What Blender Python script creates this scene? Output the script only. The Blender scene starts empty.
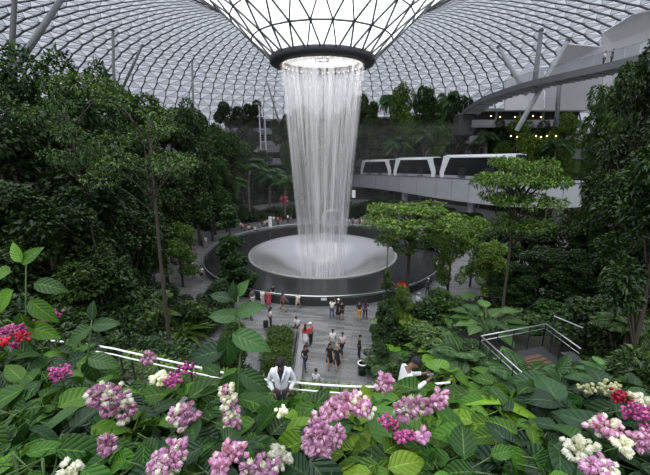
import bpy, math, random
import numpy as np
from math import sin, cos, pi, radians, tan, atan, hypot, sqrt
from mathutils import Vector, Matrix

random.seed(7)
rng = np.random.default_rng(7)
scn = bpy.context.scene
col = scn.collection
H = 14.0                      # eye height above the plaza
F = 350.0                     # focal length in pixels of a 650 px wide frame
PITCH = radians(15.0)

# ------------------------------------------------------------------ camera, sky, sun, exposure
cd = bpy.data.cameras.new('camera')
cd.sensor_width = 36.0
cd.lens = F / 650.0 * 36.0
cd.clip_end = 600
cd.clip_start = 0.05
cam = bpy.data.objects.new('camera', cd)
col.objects.link(cam)
cam.location = (0, 0, H)
cam.rotation_euler = (pi / 2 - PITCH, 0, 0)
scn.camera = cam

world = bpy.data.worlds.new('overcast_sky')
scn.world = world
world.use_nodes = True
bg = world.node_tree.nodes['Background']
bg.inputs[0].default_value = (0.90, 0.94, 1.0, 1)
wn = world.node_tree                      # overcast sky: three times brighter overhead than at the horizon
w_tc = wn.nodes.new('ShaderNodeTexCoord'); w_sp = wn.nodes.new('ShaderNodeSeparateXYZ'); w_mr = wn.nodes.new('ShaderNodeMapRange')
w_mr.inputs[1].default_value = 0.0; w_mr.inputs[2].default_value = 1.0; w_mr.inputs[3].default_value = 1.6; w_mr.inputs[4].default_value = 4.8
wn.links.new(w_tc.outputs['Generated'], w_sp.inputs[0]); wn.links.new(w_sp.outputs[2], w_mr.inputs[0]); wn.links.new(w_mr.outputs[0], bg.inputs[1])

sd = bpy.data.lights.new('sun', 'SUN')
sd.energy = 3.4
sd.angle = radians(35)
sd.color = (1.0, 0.98, 0.94)
sun = bpy.data.objects.new('sun', sd)
col.objects.link(sun)
sun.rotation_euler = (radians(32), radians(-12), 0)

ld = bpy.data.lights.new('oculus_lamp', 'AREA')
ld.shape = 'DISK'
ld.size = 8.6
ld.energy = 600
ol = bpy.data.objects.new('oculus_lamp', ld)
col.objects.link(ol)
ol.location = (0, 42.5, 22.2)

scn.view_settings.view_transform = 'Standard'
scn.view_settings.look = 'None'
scn.view_settings.gamma = 1.0
scn.view_settings.exposure = 0.0
scn.view_settings.use_curve_mapping = False

# ------------------------------------------------------------------ coordinates
def ray(px, py):
    u = (px - 325.0) / F
    v = -(py - 237.5) / F
    return Vector((u, cos(PITCH) + v * sin(PITCH), -sin(PITCH) + v * cos(PITCH)))

def at(px, py, D):            # point seen at a pixel, D metres ahead
    d = ray(px, py)
    t = D / d.y
    return Vector((d.x * t, D, H + d.z * t))

def onz(px, py, z=0.0):       # point seen at a pixel on the level z
    d = ray(px, py)
    t = (z - H) / d.z
    return Vector((d.x * t, d.y * t, z))

def topix(p):
    x, y, z = p[0], p[1], p[2] - H
    dep = y * cos(PITCH) - z * sin(PITCH)
    up = y * sin(PITCH) + z * cos(PITCH)
    return 325 + F * x / dep, 237.5 - F * up / dep

def sstep(a, b, x):
    t = min(1.0, max(0.0, (x - a) / (b - a)))
    return t * t * (3 - 2 * t)

PC = (-0.3, 43.0)             # pool centre

def terrain(x, y):
    dx, dy = x - PC[0], y - PC[1]
    r = hypot(dx, dy)
    th = math.atan2(dy, dx)
    right = 0.5 + 0.5 * cos(th - radians(60))
    R0 = 21.5 + 28.0 * right ** 1.6
    d = max(0.0, r - R0)
    h = 8.0 * (1 - math.exp(-d / 12.0)) + 0.12 * d
    ky = sstep(13.0, 17.0, y)
    if y < 30: h *= sstep(3.2, 9.0, x) if x > 0 else sstep(2.6 + 5.6 * ky, 6.0 + 7.0 * ky, -x)
    s = sstep(3.5, 10.0, x) if x > 0 else sstep(2.6 + 3.9 * ky, 6.5 + 5.5 * ky, -x)
    yend = 12.5 + 17.5 * s
    if y < 6.5:
        hn = 8.4
    elif y < yend:
        t = (y - 6.5) / (yend - 6.5)
        hn = 8.4 * (1 - t) ** (2.0 - 0.5 * s)
    else:
        hn = 0.0
    # side banks along the near path
    if y < 26:
        side = max(0.0, abs(x + 0.3) - 9.0)
        hs = 3.5 * (1 - math.exp(-side / 7.0)) + 0.05 * side
    else:
        hs = 0.0
    if r < 19.5 and y > 25:
        return 0.0
    if 4.2 < x < 16.5 and 9.0 < y < 17.5:
        e = min(x - 4.2, 16.5 - x, y - 9.0, 17.5 - y)
        return max(h, hn, hs) + (4.75 - max(h, hn, hs)) * min(1.0, e / 1.0)
    return max(h, hn, hs)

# ------------------------------------------------------------------ object helpers
def tag(o, label=None, cat=None, group=None, kind=None):
    if label: o['label'] = label
    if cat: o['category'] = cat
    if group: o['group'] = group
    if kind: o['kind'] = kind
    return o

def empty(name, loc=(0, 0, 0), rz=0.0, parent=None):
    o = bpy.data.objects.new(name, None)
    col.objects.link(o)
    o.empty_display_size = 0.1
    o.location = loc
    o.rotation_euler = (0, 0, rz)
    if parent: o.parent = parent
    return o

def copy_tree(o, parent=None):
    c = o.copy()
    col.objects.link(c)
    c.parent = parent
    for ch in [k for k in o.children]:
        copy_tree(ch, c)
    return c

class MB:
    """collects shapes; build() links them as one mesh object"""
    def __init__(s):
        s.v = []; s.f = []
    def add(s, vs, fs):
        n = len(s.v)
        s.v += [tuple(p) for p in vs]
        s.f += [tuple(i + n for i in f) for f in fs]
        return s
    def box(s, c, size, rz=0.0, M=None, bev=0.0):
        hx, hy, hz = size[0] / 2, size[1] / 2, size[2] / 2
        if bev <= 0:
            pts = [Vector((sx * hx, sy * hy, sz * hz)) for sz in (-1, 1) for sx, sy in ((-1, -1), (1, -1), (1, 1), (-1, 1))]
            fs = [(3, 2, 1, 0), (4, 5, 6, 7), (0, 1, 5, 4), (1, 2, 6, 5), (2, 3, 7, 6), (3, 0, 4, 7)]
        else:
            b = min(bev, hx * .9, hy * .9, hz * .9)
            pts = []
            for z, i in ((-hz, b), (-hz + b, 0), (hz - b, 0), (hz, b)):
                ax, ay = hx - i, hy - i
                for x, y in ((-ax + b, -ay), (ax - b, -ay), (ax, -ay + b), (ax, ay - b), (ax - b, ay), (-ax + b, ay), (-ax, ay - b), (-ax, -ay + b)):
                    pts.append(Vector((x, y, z)))
            fs = [tuple(range(7, -1, -1)), tuple(range(24, 32))]
            for k in range(3):
                for j in range(8):
                    fs.append((k * 8 + j, k * 8 + (j + 1) % 8, k * 8 + 8 + (j + 1) % 8, k * 8 + 8 + j))
        R = M if M is not None else Matrix.Rotation(rz, 3, 'Z')
        return s.add([R @ p + Vector(c) for p in pts], fs)
    def tube(s, pts, rad, n=8, cap=True):
        pts = [Vector(p) for p in pts]
        m = len(pts)
        rads = rad if hasattr(rad, '__len__') else [rad] * m
        vs = []; fs = []
        prev = None
        for i, p in enumerate(pts):
            a = pts[max(0, i - 1)]; b = pts[min(m - 1, i + 1)]
            t = (b - a)
            t = t.normalized() if t.length > 1e-9 else Vector((0, 0, 1))
            if prev is None:
                u = t.cross(Vector((0, 0, 1)))
                if u.length < 1e-3: u = t.cross(Vector((1, 0, 0)))
            else:
                u = prev - t * prev.dot(t)
            u.normalize(); prev = u
            w = t.cross(u)
            for k in range(n):
                an = 2 * pi * k / n
                vs.append(p + (u * cos(an) + w * sin(an)) * rads[i])
        for i in range(m - 1):
            for k in range(n):
                fs.append((i * n + k, i * n + (k + 1) % n, (i + 1) * n + (k + 1) % n, (i + 1) * n + k))
        if cap:
            fs.append(tuple(range(n - 1, -1, -1)))
            fs.append(tuple((m - 1) * n + k for k in range(n)))
        return s.add(vs, fs)
    def lathe(s, prof, c=(0, 0, 0), n=24, sx=1.0, sy=1.0):
        vs = []; fs = []
        for r, z in prof:
            for k in range(n):
                a = 2 * pi * k / n
                vs.append((c[0] + r * cos(a) * sx, c[1] + r * sin(a) * sy, c[2] + z))
        for i in range(len(prof) - 1):
            for k in range(n):
                fs.append((i * n + k, i * n + (k + 1) % n, (i + 1) * n + (k + 1) % n, (i + 1) * n + k))
        return s.add(vs, fs)
    def ball(s, c, r, n=10, m=6, sz=1.0, sx=1.0, sy=1.0):
        prof = [(max(1e-4, r * sin(pi * i / m)), -r * sz * cos(pi * i / m)) for i in range(m + 1)]
        return s.lathe(prof, c, n, sx, sy)
    def build(s, name, mat, parent=None, smooth=False):
        me = bpy.data.meshes.new(name)
        me.from_pydata(s.v, [], s.f)
        if mat: me.materials.append(mat)
        if smooth: me.polygons.foreach_set('use_smooth', [True] * len(me.polygons))
        me.update()
        o = bpy.data.objects.new(name, me)
        col.objects.link(o)
        if parent: o.parent = parent
        return o

def np_mesh(name, V, Fc, mat, parent=None, uv=None, smooth=False, mats=None, midx=None):
    """V (n,3); Fc (m,k) equal-size faces"""
    me = bpy.data.meshes.new(name)
    V = np.asarray(V, dtype=np.float32); Fc = np.asarray(Fc, dtype=np.int32)
    m, k = Fc.shape
    me.vertices.add(len(V)); me.vertices.foreach_set('co', V.ravel())
    me.loops.add(m * k); me.loops.foreach_set('vertex_index', Fc.ravel())
    me.polygons.add(m)
    me.polygons.foreach_set('loop_start', np.arange(0, m * k, k, dtype=np.int32))
    if uv is not None:
        ul = me.uv_layers.new(name='UVMap')
        ul.data.foreach_set('uv', np.asarray(uv, dtype=np.float32)[Fc.ravel()].ravel())
    for mm in (mats or [mat]): me.materials.append(mm)
    if midx is not None: me.polygons.foreach_set('material_index', np.asarray(midx, dtype=np.int32))
    if smooth: me.polygons.foreach_set('use_smooth', np.ones(m, dtype=bool))
    me.update(calc_edges=True)
    o = bpy.data.objects.new(name, me)
    col.objects.link(o)
    if parent: o.parent = parent
    return o

# ------------------------------------------------------------------ materials
MATS = {}
def new_mat(name):
    m = bpy.data.materials.new(name)
    m.use_nodes = True
    return m, m.node_tree, m.node_tree.nodes['Principled BSDF'], m.node_tree.nodes['Material Output']

def plain(name, c, rough=0.6, metal=0.0, noise=0.0, scale=4.0, emit=0.0, spec=0.5):
    if name in MATS: return MATS[name]
    m, nt, b, out = new_mat(name)
    b.inputs['Base Color'].default_value = (*c, 1)
    b.inputs['Roughness'].default_value = rough
    b.inputs['Metallic'].default_value = metal
    b.inputs['Specular IOR Level'].default_value = spec
    if emit:
        b.inputs['Emission Color'].default_value = (*c, 1)
        b.inputs['Emission Strength'].default_value = emit
    if noise:
        tc = nt.nodes.new('ShaderNodeTexCoord')
        nz = nt.nodes.new('ShaderNodeTexNoise'); nz.inputs['Scale'].default_value = scale
        nz.inputs['Detail'].default_value = 5
        mx = nt.nodes.new('ShaderNodeMix'); mx.data_type = 'RGBA'
        mx.inputs[6].default_value = (*[x * (1 - noise) for x in c], 1)
        mx.inputs[7].default_value = (*[min(1, x * (1 + noise)) for x in c], 1)
        nt.links.new(tc.outputs['Object'], nz.inputs['Vector'])
        nt.links.new(nz.outputs['Fac'], mx.inputs[0])
        nt.links.new(mx.outputs[2], b.inputs['Base Color'])
    MATS[name] = m
    return m

def leaf_mat(name, c1, c2, trans=0.3, rough=0.42, veins=False, spec=0.4):
    if name in MATS: return MATS[name]
    m, nt, b, out = new_mat(name)
    N = nt.nodes.new; L = nt.links.new
    geo = N('ShaderNodeNewGeometry'); oi = N('ShaderNodeObjectInfo')
    mx = N('ShaderNodeMix'); mx.data_type = 'RGBA'
    mx.inputs[6].default_value = (*c1, 1); mx.inputs[7].default_value = (*c2, 1)
    pw = N('ShaderNodeMath'); pw.operation = 'POWER'; pw.inputs[1].default_value = 2.0
    L(geo.outputs['Random Per Island'], pw.inputs[0]); L(pw.outputs[0], mx.inputs[0])
    hs = N('ShaderNodeHueSaturation')
    mr = N('ShaderNodeMapRange'); mr.inputs[3].default_value = 0.72; mr.inputs[4].default_value = 1.25
    L(oi.outputs['Random'], mr.inputs[0]); L(mr.outputs[0], hs.inputs['Value'])
    mh = N('ShaderNodeMapRange'); mh.inputs[3].default_value = 0.487; mh.inputs[4].default_value = 0.513
    ml = N('ShaderNodeMath'); ml.operation = 'FRACT'
    mm = N('ShaderNodeMath'); mm.operation = 'MULTIPLY'; mm.inputs[1].default_value = 7.31
    L(oi.outputs['Random'], mm.inputs[0]); L(mm.outputs[0], ml.inputs[0]); L(ml.outputs[0], mh.inputs[0]); L(mh.outputs[0], hs.inputs['Hue'])
    L(mx.outputs[2], hs.inputs['Color'])
    colr = hs.outputs['Color']
    if veins:
        uv = N('ShaderNodeUVMap')
        sp = N('ShaderNodeSeparateXYZ'); L(uv.outputs[0], sp.inputs[0])
        def mth(op, a, b2=None, c=None):
            n = N('ShaderNodeMath'); n.operation = op
            for i, q in enumerate((a, b2, c)):
                if q is None: continue
                if isinstance(q, (int, float)): n.inputs[i].default_value = q
                else: L(q, n.inputs[i])
            return n.outputs[0]
        au = mth('ABSOLUTE', mth('SUBTRACT', sp.outputs[0], 0.5))
        mid = mth('LESS_THAN', au, 0.022)
        s = mth('FRACT', mth('MULTIPLY', mth('SUBTRACT', sp.outputs[1], mth('MULTIPLY', au, 0.55)), 7.0))
        tri = mth('ABSOLUTE', mth('SUBTRACT', s, 0.5))       # 0.5 at a side vein, 0 between veins
        side = mth('MULTIPLY', mth('SUBTRACT', tri, 0.38), 7.0)
        side = mth('MAXIMUM', mth('MINIMUM', side, 1.0), 0.0)
        vein = mth('MAXIMUM', mid, mth('MULTIPLY', side, 0.55))
        m2 = N('ShaderNodeMix'); m2.data_type = 'RGBA'; m2.blend_type = 'MIX'
        L(mth('MULTIPLY', vein, 0.5), m2.inputs[0]); L(colr, m2.inputs[6])
        m2.inputs[7].default_value = (min(1, c2[0] * 1.7 + .04), min(1, c2[1] * 1.4 + .05), c2[2] * 1.5 + .02, 1)
        colr = m2.outputs[2]
        bp = N('ShaderNodeBump'); bp.inputs['Strength'].default_value = 0.6; bp.inputs['Distance'].default_value = 0.006
        L(mth('SUBTRACT', 0.5, mth('MULTIPLY', tri, 1.0)), bp.inputs['Height'])
        L(bp.outputs[0], b.inputs['Normal'])
    b.inputs['Roughness'].default_value = rough
    b.inputs['Specular IOR Level'].default_value = spec
    L(colr, b.inputs['Base Color'])
    tr = N('ShaderNodeBsdfTranslucent'); 
    tc = N('ShaderNodeMix'); tc.data_type = 'RGBA'; tc.blend_type = 'MULTIPLY'; tc.inputs[0].default_value = 1
    L(colr, tc.inputs[6]); tc.inputs[7].default_value = (1.0, 1.0, 0.45, 1)
    L(tc.outputs[2], tr.inputs[0])
    ms = N('ShaderNodeMixShader'); ms.inputs[0].default_value = trans
    L(b.outputs[0], ms.inputs[1]); L(tr.outputs[0], ms.inputs[2]); L(ms.outputs[0], out.inputs[0])
    MATS[name] = m
    return m

M_dense = leaf_mat('leaf_dark_green', (0.007, 0.023, 0.005), (0.062, 0.125, 0.024))
M_mid = leaf_mat('leaf_mid_green', (0.011, 0.034, 0.006), (0.10, 0.185, 0.034))
M_bright = leaf_mat('leaf_bright_green', (0.05, 0.11, 0.012), (0.21, 0.32, 0.05))
M_feather = leaf_mat('leaf_bamboo', (0.014, 0.04, 0.009), (0.10, 0.18, 0.035))
M_palm = leaf_mat('leaf_palm', (0.04, 0.10, 0.03), (0.12, 0.22, 0.07))
M_cover = leaf_mat('leaf_undergrowth', (0.010, 0.030, 0.007), (0.07, 0.14, 0.03))
M_big = leaf_mat('leaf_philodendron', (0.02, 0.07, 0.018), (0.09, 0.19, 0.04), veins=True, trans=0.22)
M_bed = leaf_mat('leaf_veined_dark', (0.012, 0.048, 0.006), (0.085, 0.215, 0.022), veins=True, trans=0.25, rough=0.4, spec=.25)
M_bed2 = leaf_mat('leaf_veined_bright', (0.04, 0.12, 0.010), (0.20, 0.36, 0.032), veins=True, trans=0.3, rough=0.42, spec=.25)
M_bed3 = leaf_mat('leaf_veined_deep', (0.007, 0.026, 0.009), (0.036, 0.10, 0.022), veins=True, trans=0.2, rough=0.38, spec=.3)
M_bark = plain('bark', (0.05, 0.036, 0.027), 0.9, noise=0.5, scale=6)
M_barkg = plain('bark_grey', (0.12, 0.10, 0.085), 0.9, noise=0.4, scale=6)
M_stem = plain('green_stem', (0.06, 0.11, 0.03), 0.6)
M_soil = plain('soil', (0.022, 0.018, 0.012), 0.95, noise=0.5, scale=1.5)
M_white = plain('white_paint', (0.80, 0.80, 0.80), 0.4)
M_steel = plain('brushed_steel', (0.42, 0.43, 0.44), 0.35, 0.7)
M_frame = plain('roof_steel', (0.12, 0.125, 0.13), 0.5, 0.2)
M_frame2 = plain('roof_steel_pale', (0.62, 0.63, 0.65), 0.5, 0.2)
M_colm = plain('column_grey', (0.20, 0.21, 0.22), 0.5)
M_dark = plain('dark_metal', (0.03, 0.032, 0.035), 0.4, 0.3)
M_conc = plain('concrete', (0.36, 0.37, 0.39), 0.7, noise=0.12, scale=0.8)
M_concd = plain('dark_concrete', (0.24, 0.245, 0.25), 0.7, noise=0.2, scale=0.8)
M_glassd = plain('dark_window_glass', (0.012, 0.014, 0.017), 0.12)

def glass_mat(name, tint, gloss=0.06, milky=0.0, mcol=(0.8, 0.82, 0.85)):
    if name in MATS: return MATS[name]
    m, nt, b, out = new_mat(name)
    nt.nodes.remove(b)
    t = nt.nodes.new('ShaderNodeBsdfTransparent'); t.inputs[0].default_value = (*tint, 1)
    g = nt.nodes.new('ShaderNodeBsdfGlossy'); g.inputs['Roughness'].default_value = 0.08
    mx = nt.nodes.new('ShaderNodeMixShader'); mx.inputs[0].default_value = gloss
    nt.links.new(t.outputs[0], mx.inputs[1]); nt.links.new(g.outputs[0], mx.inputs[2])
    last = mx
    if milky:
        tl = nt.nodes.new('ShaderNodeBsdfTranslucent'); tl.inputs[0].default_value = (*mcol, 1)
        m2 = nt.nodes.new('ShaderNodeMixShader'); m2.inputs[0].default_value = milky
        nt.links.new(mx.outputs[0], m2.inputs[1]); nt.links.new(tl.outputs[0], m2.inputs[2]); last = m2
    nt.links.new(last.outputs[0], out.inputs[0])
    MATS[name] = m
    return m
M_pane1 = glass_mat('roof_glass_milky', (0.97, 0.98, 0.99), 0.02, 0.75, (.9, .91, .93))
M_pane2 = glass_mat('roof_glass_frit', (0.285, 0.29, 0.31), 0.03)
M_pane3 = glass_mat('roof_glass_dark_frit', (0.205, 0.21, 0.23), 0.03)
M_pane4 = glass_mat('roof_glass_cleared_for_light', (0.62, 0.63, 0.64), 0.02)  # for the unseen near half of the roof, made clearer to admit more light
M_rglass = glass_mat('railing_glass', (0.80, 0.86, 0.85), 0.07)

# paving: long grey setts with streaks
def paving():
    m, nt, b, out = new_mat('plaza_paving')
    N = nt.nodes.new; L = nt.links.new
    tc = N('ShaderNodeTexCoord')
    mp = N('ShaderNodeMapping'); mp.inputs['Rotation'].default_value[2] = radians(8)
    L(tc.outputs['Object'], mp.inputs[0])
    br = N('ShaderNodeTexBrick')
    br.inputs['Color1'].default_value = (0.09, 0.09, 0.094, 1); br.inputs['Color2'].default_value = (0.21, 0.207, 0.204, 1)
    br.inputs['Mortar'].default_value = (0.07, 0.07, 0.07, 1)
    br.inputs['Scale'].default_value = 1.0
    br.inputs['Brick Width'].default_value = 1.3; br.inputs['Row Height'].default_value = 0.22
    br.inputs['Mortar Size'].default_value = 0.012
    L(mp.outputs[0], br.inputs[0])
    nz = N('ShaderNodeTexNoise'); nz.inputs['Scale'].default_value = 0.6; nz.inputs['Detail'].default_value = 4
    L(tc.outputs['Object'], nz.inputs['Vector'])
    mx = N('ShaderNodeMix'); mx.data_type = 'RGBA'; mx.blend_type = 'MULTIPLY'; mx.inputs[0].default_value = 0.5
    L(br.outputs[0], mx.inputs[6])
    rp = N('ShaderNodeValToRGB'); rp.color_ramp.elements[0].color = (.6, .6, .6, 1); rp.color_ramp.elements[1].color = (1.3, 1.3, 1.3, 1)
    L(nz.outputs[0], rp.inputs[0]); L(rp.outputs[0], mx.inputs[7])
    L(mx.outputs[2], b.inputs['Base Color'])
    b.inputs['Roughness'].default_value = 0.42
    return m
M_pave = paving()

# falling water: streaks that run down the curtain
def water_mat(name, dens, seed, lo=0.42, hi=0.66):
    m, nt, b, out = new_mat(name)
    nt.nodes.remove(b)
    N = nt.nodes.new; L = nt.links.new
    uv = N('ShaderNodeUVMap')
    mp = N('ShaderNodeMapping'); mp.inputs['Scale'].default_value = (150, 2.2, 1); mp.inputs['Location'].default_value = (seed, seed * 2, 0)
    L(uv.outputs[0], mp.inputs[0])
    n1 = N('ShaderNodeTexNoise'); n1.inputs['Scale'].default_value = 1.0; n1.inputs['Detail'].default_value = 3
    L(mp.outputs[0], n1.inputs['Vector'])
    mp2 = N('ShaderNodeMapping'); mp2.inputs['Scale'].default_value = (26, 0.6, 1); mp2.inputs['Location'].default_value = (seed * 3, 0, 0)
    L(uv.outputs[0], mp2.inputs[0])
    n2 = N('ShaderNodeTexNoise'); n2.inputs['Scale'].default_value = 1.0; n2.inputs['Detail'].default_value = 2
    L(mp2.outputs[0], n2.inputs['Vector'])
    ad = N('ShaderNodeMath'); ad.operation = 'MULTIPLY_ADD'; ad.inputs[1].default_value = 0.6
    hf = N('ShaderNodeMath'); hf.operation = 'MULTIPLY'; hf.inputs[1].default_value = 0.4
    L(n2.outputs[0], hf.inputs[0]); L(n1.outputs[0], ad.inputs[0]); L(hf.outputs[0], ad.inputs[2])
    mr = N('ShaderNodeMapRange'); mr.inputs[1].default_value = lo; mr.inputs[2].default_value = hi
    mr.inputs[3].default_value = 0.0; mr.inputs[4].default_value = dens
    L(ad.outputs[0], mr.inputs[0])
    t = N('ShaderNodeBsdfTransparent')
    d = N('ShaderNodeBsdfDiffuse'); d.inputs[0].default_value = (0.93, 0.93, 0.94, 1)
    tl = N('ShaderNodeBsdfTranslucent'); tl.inputs[0].default_value = (0.93, 0.93, 0.94, 1)
    dd = N('ShaderNodeMixShader'); dd.inputs[0].default_value = 0.5
    L(d.outputs[0], dd.inputs[1]); L(tl.outputs[0], dd.inputs[2])
    mx = N('ShaderNodeMixShader')
    L(mr.outputs[0], mx.inputs[0]); L(t.outputs[0], mx.inputs[1]); L(dd.outputs[0], mx.inputs[2])
    L(mx.outputs[0], out.inputs[0])
    return m

# ------------------------------------------------------------------ the setting: roof
prof_pts = [(5.5, 22.9), (8.3, 25.4), (12.0, 28.7), (17, 31.0), (24, 32.2), (34, 32.7), (46, 32.3), (56, 30.6), (63, 27.8), (68.5, 23.8), (72, 19.0), (74, 14)]
def prof_at(s_list):
    P = np.array(prof_pts); seg = np.hypot(*np.diff(P, axis=0).T); cs = np.concatenate([[0], np.cumsum(seg)])
    # smooth by Catmull-Rom
    out = []
    fine = []
    for i in range(len(P) - 1):
        p0 = P[max(0, i - 1)]; p1 = P[i]; p2 = P[i + 1]; p3 = P[min(len(P) - 1, i + 2)]
        for t in np.linspace(0, 1, 12, endpoint=False):
            fine.append(0.5 * ((2 * p1) + (-p0 + p2) * t + (2 * p0 - 5 * p1 + 4 * p2 - p3) * t * t + (-p0 + 3 * p1 - 3 * p2 + p3) * t ** 3))
    fine.append(P[-1]); fine = np.array(fine)
    sg = np.hypot(*np.diff(fine, axis=0).T); c = np.concatenate([[0], np.cumsum(sg)])
    return np.stack([np.interp(s_list, c, fine[:, 0]), np.interp(s_list, c, fine[:, 1])], 1), c[-1]
_, LEN = prof_at([0])
svals = [0, 2.9, 5.8, 8.4, 11.0]
while svals[-1] < LEN - 1.2: svals.append(svals[-1] + 2.25)
svals[-1] = LEN
RZ, _ = prof_at(np.array(svals))
roof = empty('ceiling', (PC[0], PC[1], 0)); tag(roof, kind='structure')
rings = []; allv = []; idx = 0
for k, (r, z) in enumerate(RZ):
    n = 24 if r < 13 else (48 if r < 15.5 else 144)
    a = (np.arange(n) + (0.5 if r < 15.5 else 0.09) * (k % 2)) * 2 * pi / n
    rings.append((idx, n)); idx += n
    allv.append(np.stack([r * np.cos(a), r * np.sin(a), np.full(n, z)], 1))
RV = np.concatenate(allv)
tris = []; tri_m = []; eset = {}
def addE(a, b, kind):
    eset[(min(a, b), max(a, b))] = kind
for k in range(len(rings) - 1):
    i0, n0 = rings[k]; i1, n1 = rings[k + 1]
    r0 = RZ[k][0]
    band = 0 if r0 < 15.5 else 1
    for j in range(n0): addE(i0 + j, i0 + (j + 1) % n0, (band, 'r'))
    if n0 == n1:
        sft = k % 2
        for j in range(n0):
            a, b = i0 + j, i0 + (j + 1) % n0
            if sft == 0: c, d = i1 + j, i1 + (j + 1) % n0       # next ring shifted +half
            else: c, d = i1 + (j + 1) % n0, i1 + (j + 2) % n0
            if sft == 0:
                tris.append((a, b, c)); tri_m.append((band, 0)); tris.append((b, d, c)); tri_m.append((band, 1))
                addE(a, c, (band, 'd')); addE(b, c, (band, 'e'))
            else:
                tris.append((a, b, c)); tri_m.append((band, 0)); tris.append((b, d, c)); tri_m.append((band, 1))
                addE(a, c, (band, 'e')); addE(b, c, (band, 'd'))
    else:
        A0 = (np.arange(n0) + .5 * (k % 2)) / n0
        A1 = (np.arange(n1) + .5 * ((k + 1) % 2)) / n1
        near = [int(np.argmin(np.abs((A0 - x + .5) % 1 - .5))) for x in A1]
        for j in range(n1):
            j2 = (j + 1) % n1
            tris.append((i0 + near[j], i1 + j2, i1 + j)); tri_m.append((band, 1))
            addE(i0 + near[j], i1 + j, (band, 'd' if n1 == 48 else 'e'))
            if near[j] != near[j2]:
                tris.append((i0 + near[j], i0 + near[j2], i1 + j2)); tri_m.append((band, 0))
i0, n0 = rings[-1]
for j in range(n0): addE(i0 + j, i0 + (j + 1) % n0, (1, 'r'))
mi = []
for (b_, t_), tr_ in zip(tri_m, tris):
    back = RV[list(tr_), 1].mean()
    mi.append(0 if b_ == 0 else (3 if back < -2 else (1 if t_ == 0 else 2)))  # panes out of view on the camera side are clearer, to light the foliage
np_mesh('glass_roof', RV, tris, None, roof, mats=[M_pane1, M_pane2, M_pane3, M_pane4], midx=mi)

def bars(name, E, V, wid, dep, mat, parent):
    A = V[[e[0] for e in E]]; B = V[[e[1] for e in E]]
    t = B - A; t /= np.linalg.norm(t, axis=1)[:, None]
    mid = (A + B) / 2
    # roof normal approximated from the profile: direction towards the ring of the torus
    rr = np.hypot(mid[:, 0], mid[:, 1])[:, None]
    rad = np.concatenate([mid[:, :2] / rr, np.zeros((len(mid), 1))], 1)
    nrm = rad * (rr - 36) / 30.0 + np.array([0, 0, 1.0])
    s_ = np.cross(t, nrm); s_ /= np.linalg.norm(s_, axis=1)[:, None]
    n_ = np.cross(s_, t)
    w = np.array(wid)[:, None] / 2; d = np.array(dep)[:, None]
    vs = []
    for P in (A, B):
        for sx, sz in ((-1, 0), (1, 0), (1, -1), (-1, -1)):
            vs.append(P + s_ * w * sx + n_ * d * sz * 1.0)
    vs = np.stack(vs, 1).reshape(-1, 3)
    base = np.arange(len(A))[:, None, None] * 8
    f = np.array([[0, 1, 5, 4], [1, 2, 6, 5], [2, 3, 7, 6], [3, 0, 4, 7]])[None]
    fs = (base + f).reshape(-1, 4)
    return np_mesh(name, vs, fs, mat, parent)
E0 = [e for e, k in eset.items() if k[0] == 0]
bars('funnel_steel_frame', E0, RV, [0.13] * len(E0), [0.18] * len(E0), M_frame, roof)
wr = lambda e: min(1.0, float(np.hypot(*RV[e[0], :2])) / 50.0) ** 1.3
E1 = [e for e, k in eset.items() if k[0] == 1 and k[1] in 'd']
bars('main_roof_ribs', E1, RV, [0.17 * wr(e) for e in E1], [0.28 * wr(e) for e in E1], M_frame, roof)
E2 = [e for e, k in eset.items() if k[0] == 1 and k[1] in 're']
bars('roof_cross_bars', E2, RV, [(0.085 if eset[e][1] == 'e' else .13) * wr(e) for e in E2], [0.09 * wr(e) for e in E2], M_frame2, roof)

# oculus: dark ring, glazed disc with its lamps
oc = empty('oculus_ring', (PC[0], PC[1], 22.4))
tag(oc, 'dark ring around the round opening where the waterfall pours out', 'ring')
MB().lathe([(4.75, 0), (5.75, 0.1), (5.9, 0.45), (5.8, 0.95), (5.35, 1.25), (4.9, 1.2), (4.75, 0.9), (4.75, 0)], n=72).build('outer_ring', plain('ring_dark', (0.04, 0.04, 0.045), 0.5), oc, True)
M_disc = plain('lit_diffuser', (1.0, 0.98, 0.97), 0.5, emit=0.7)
MB().lathe([(0.01, 0.75), (4.76, 0.75)], n=72).build('lit_disc', M_disc, oc)
MB().lathe([(0.75, 0.72), (0.95, 0.68), (0.95, 0.6), (0.75, 0.6), (0.75, 0.72)], n=32).build('centre_ring', plain('mid_grey', (0.4, 0.4, 0.41), 0.5), oc)
MB().lathe([(4.35, 0.3), (4.5, 0.3), (4.5, 0.15), (4.35, 0.15), (4.35, 0.3)], n=72).build('nozzle_ring', plain('nozzle_pink', (0.50, 0.42, 0.40), 0.5), oc)
for k in range(40):
    a = 2 * pi * k / 40
    m = MB().ball((4.42 * cos(a), 4.42 * sin(a), 0.08), 0.09, 6, 4)
    m.build('spot_lamp', plain('lamp_warm', (1, 0.9, 0.8), 0.5, emit=1.3), oc)

# ------------------------------------------------------------------ ground
def floor_mesh():
    n = 128; vs = []; fs = []
    R = [14.4, 18, 24, 32, 45, 60]
    for r in R:
        for k in range(n):
            a = 2 * pi * k / n
            vs.append((PC[0] + r * cos(a), PC[1] + r * sin(a), 0))
    for i in range(len(R) - 1):
        for k in range(n):
            fs.append((i * n + k, i * n + (k + 1) % n, (i + 1) * n + (k + 1) % n, (i + 1) * n + k))
    m = MB(); m.add(vs, fs)
    return m
tag(floor_mesh().build('floor', M_pave), kind='structure')

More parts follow.
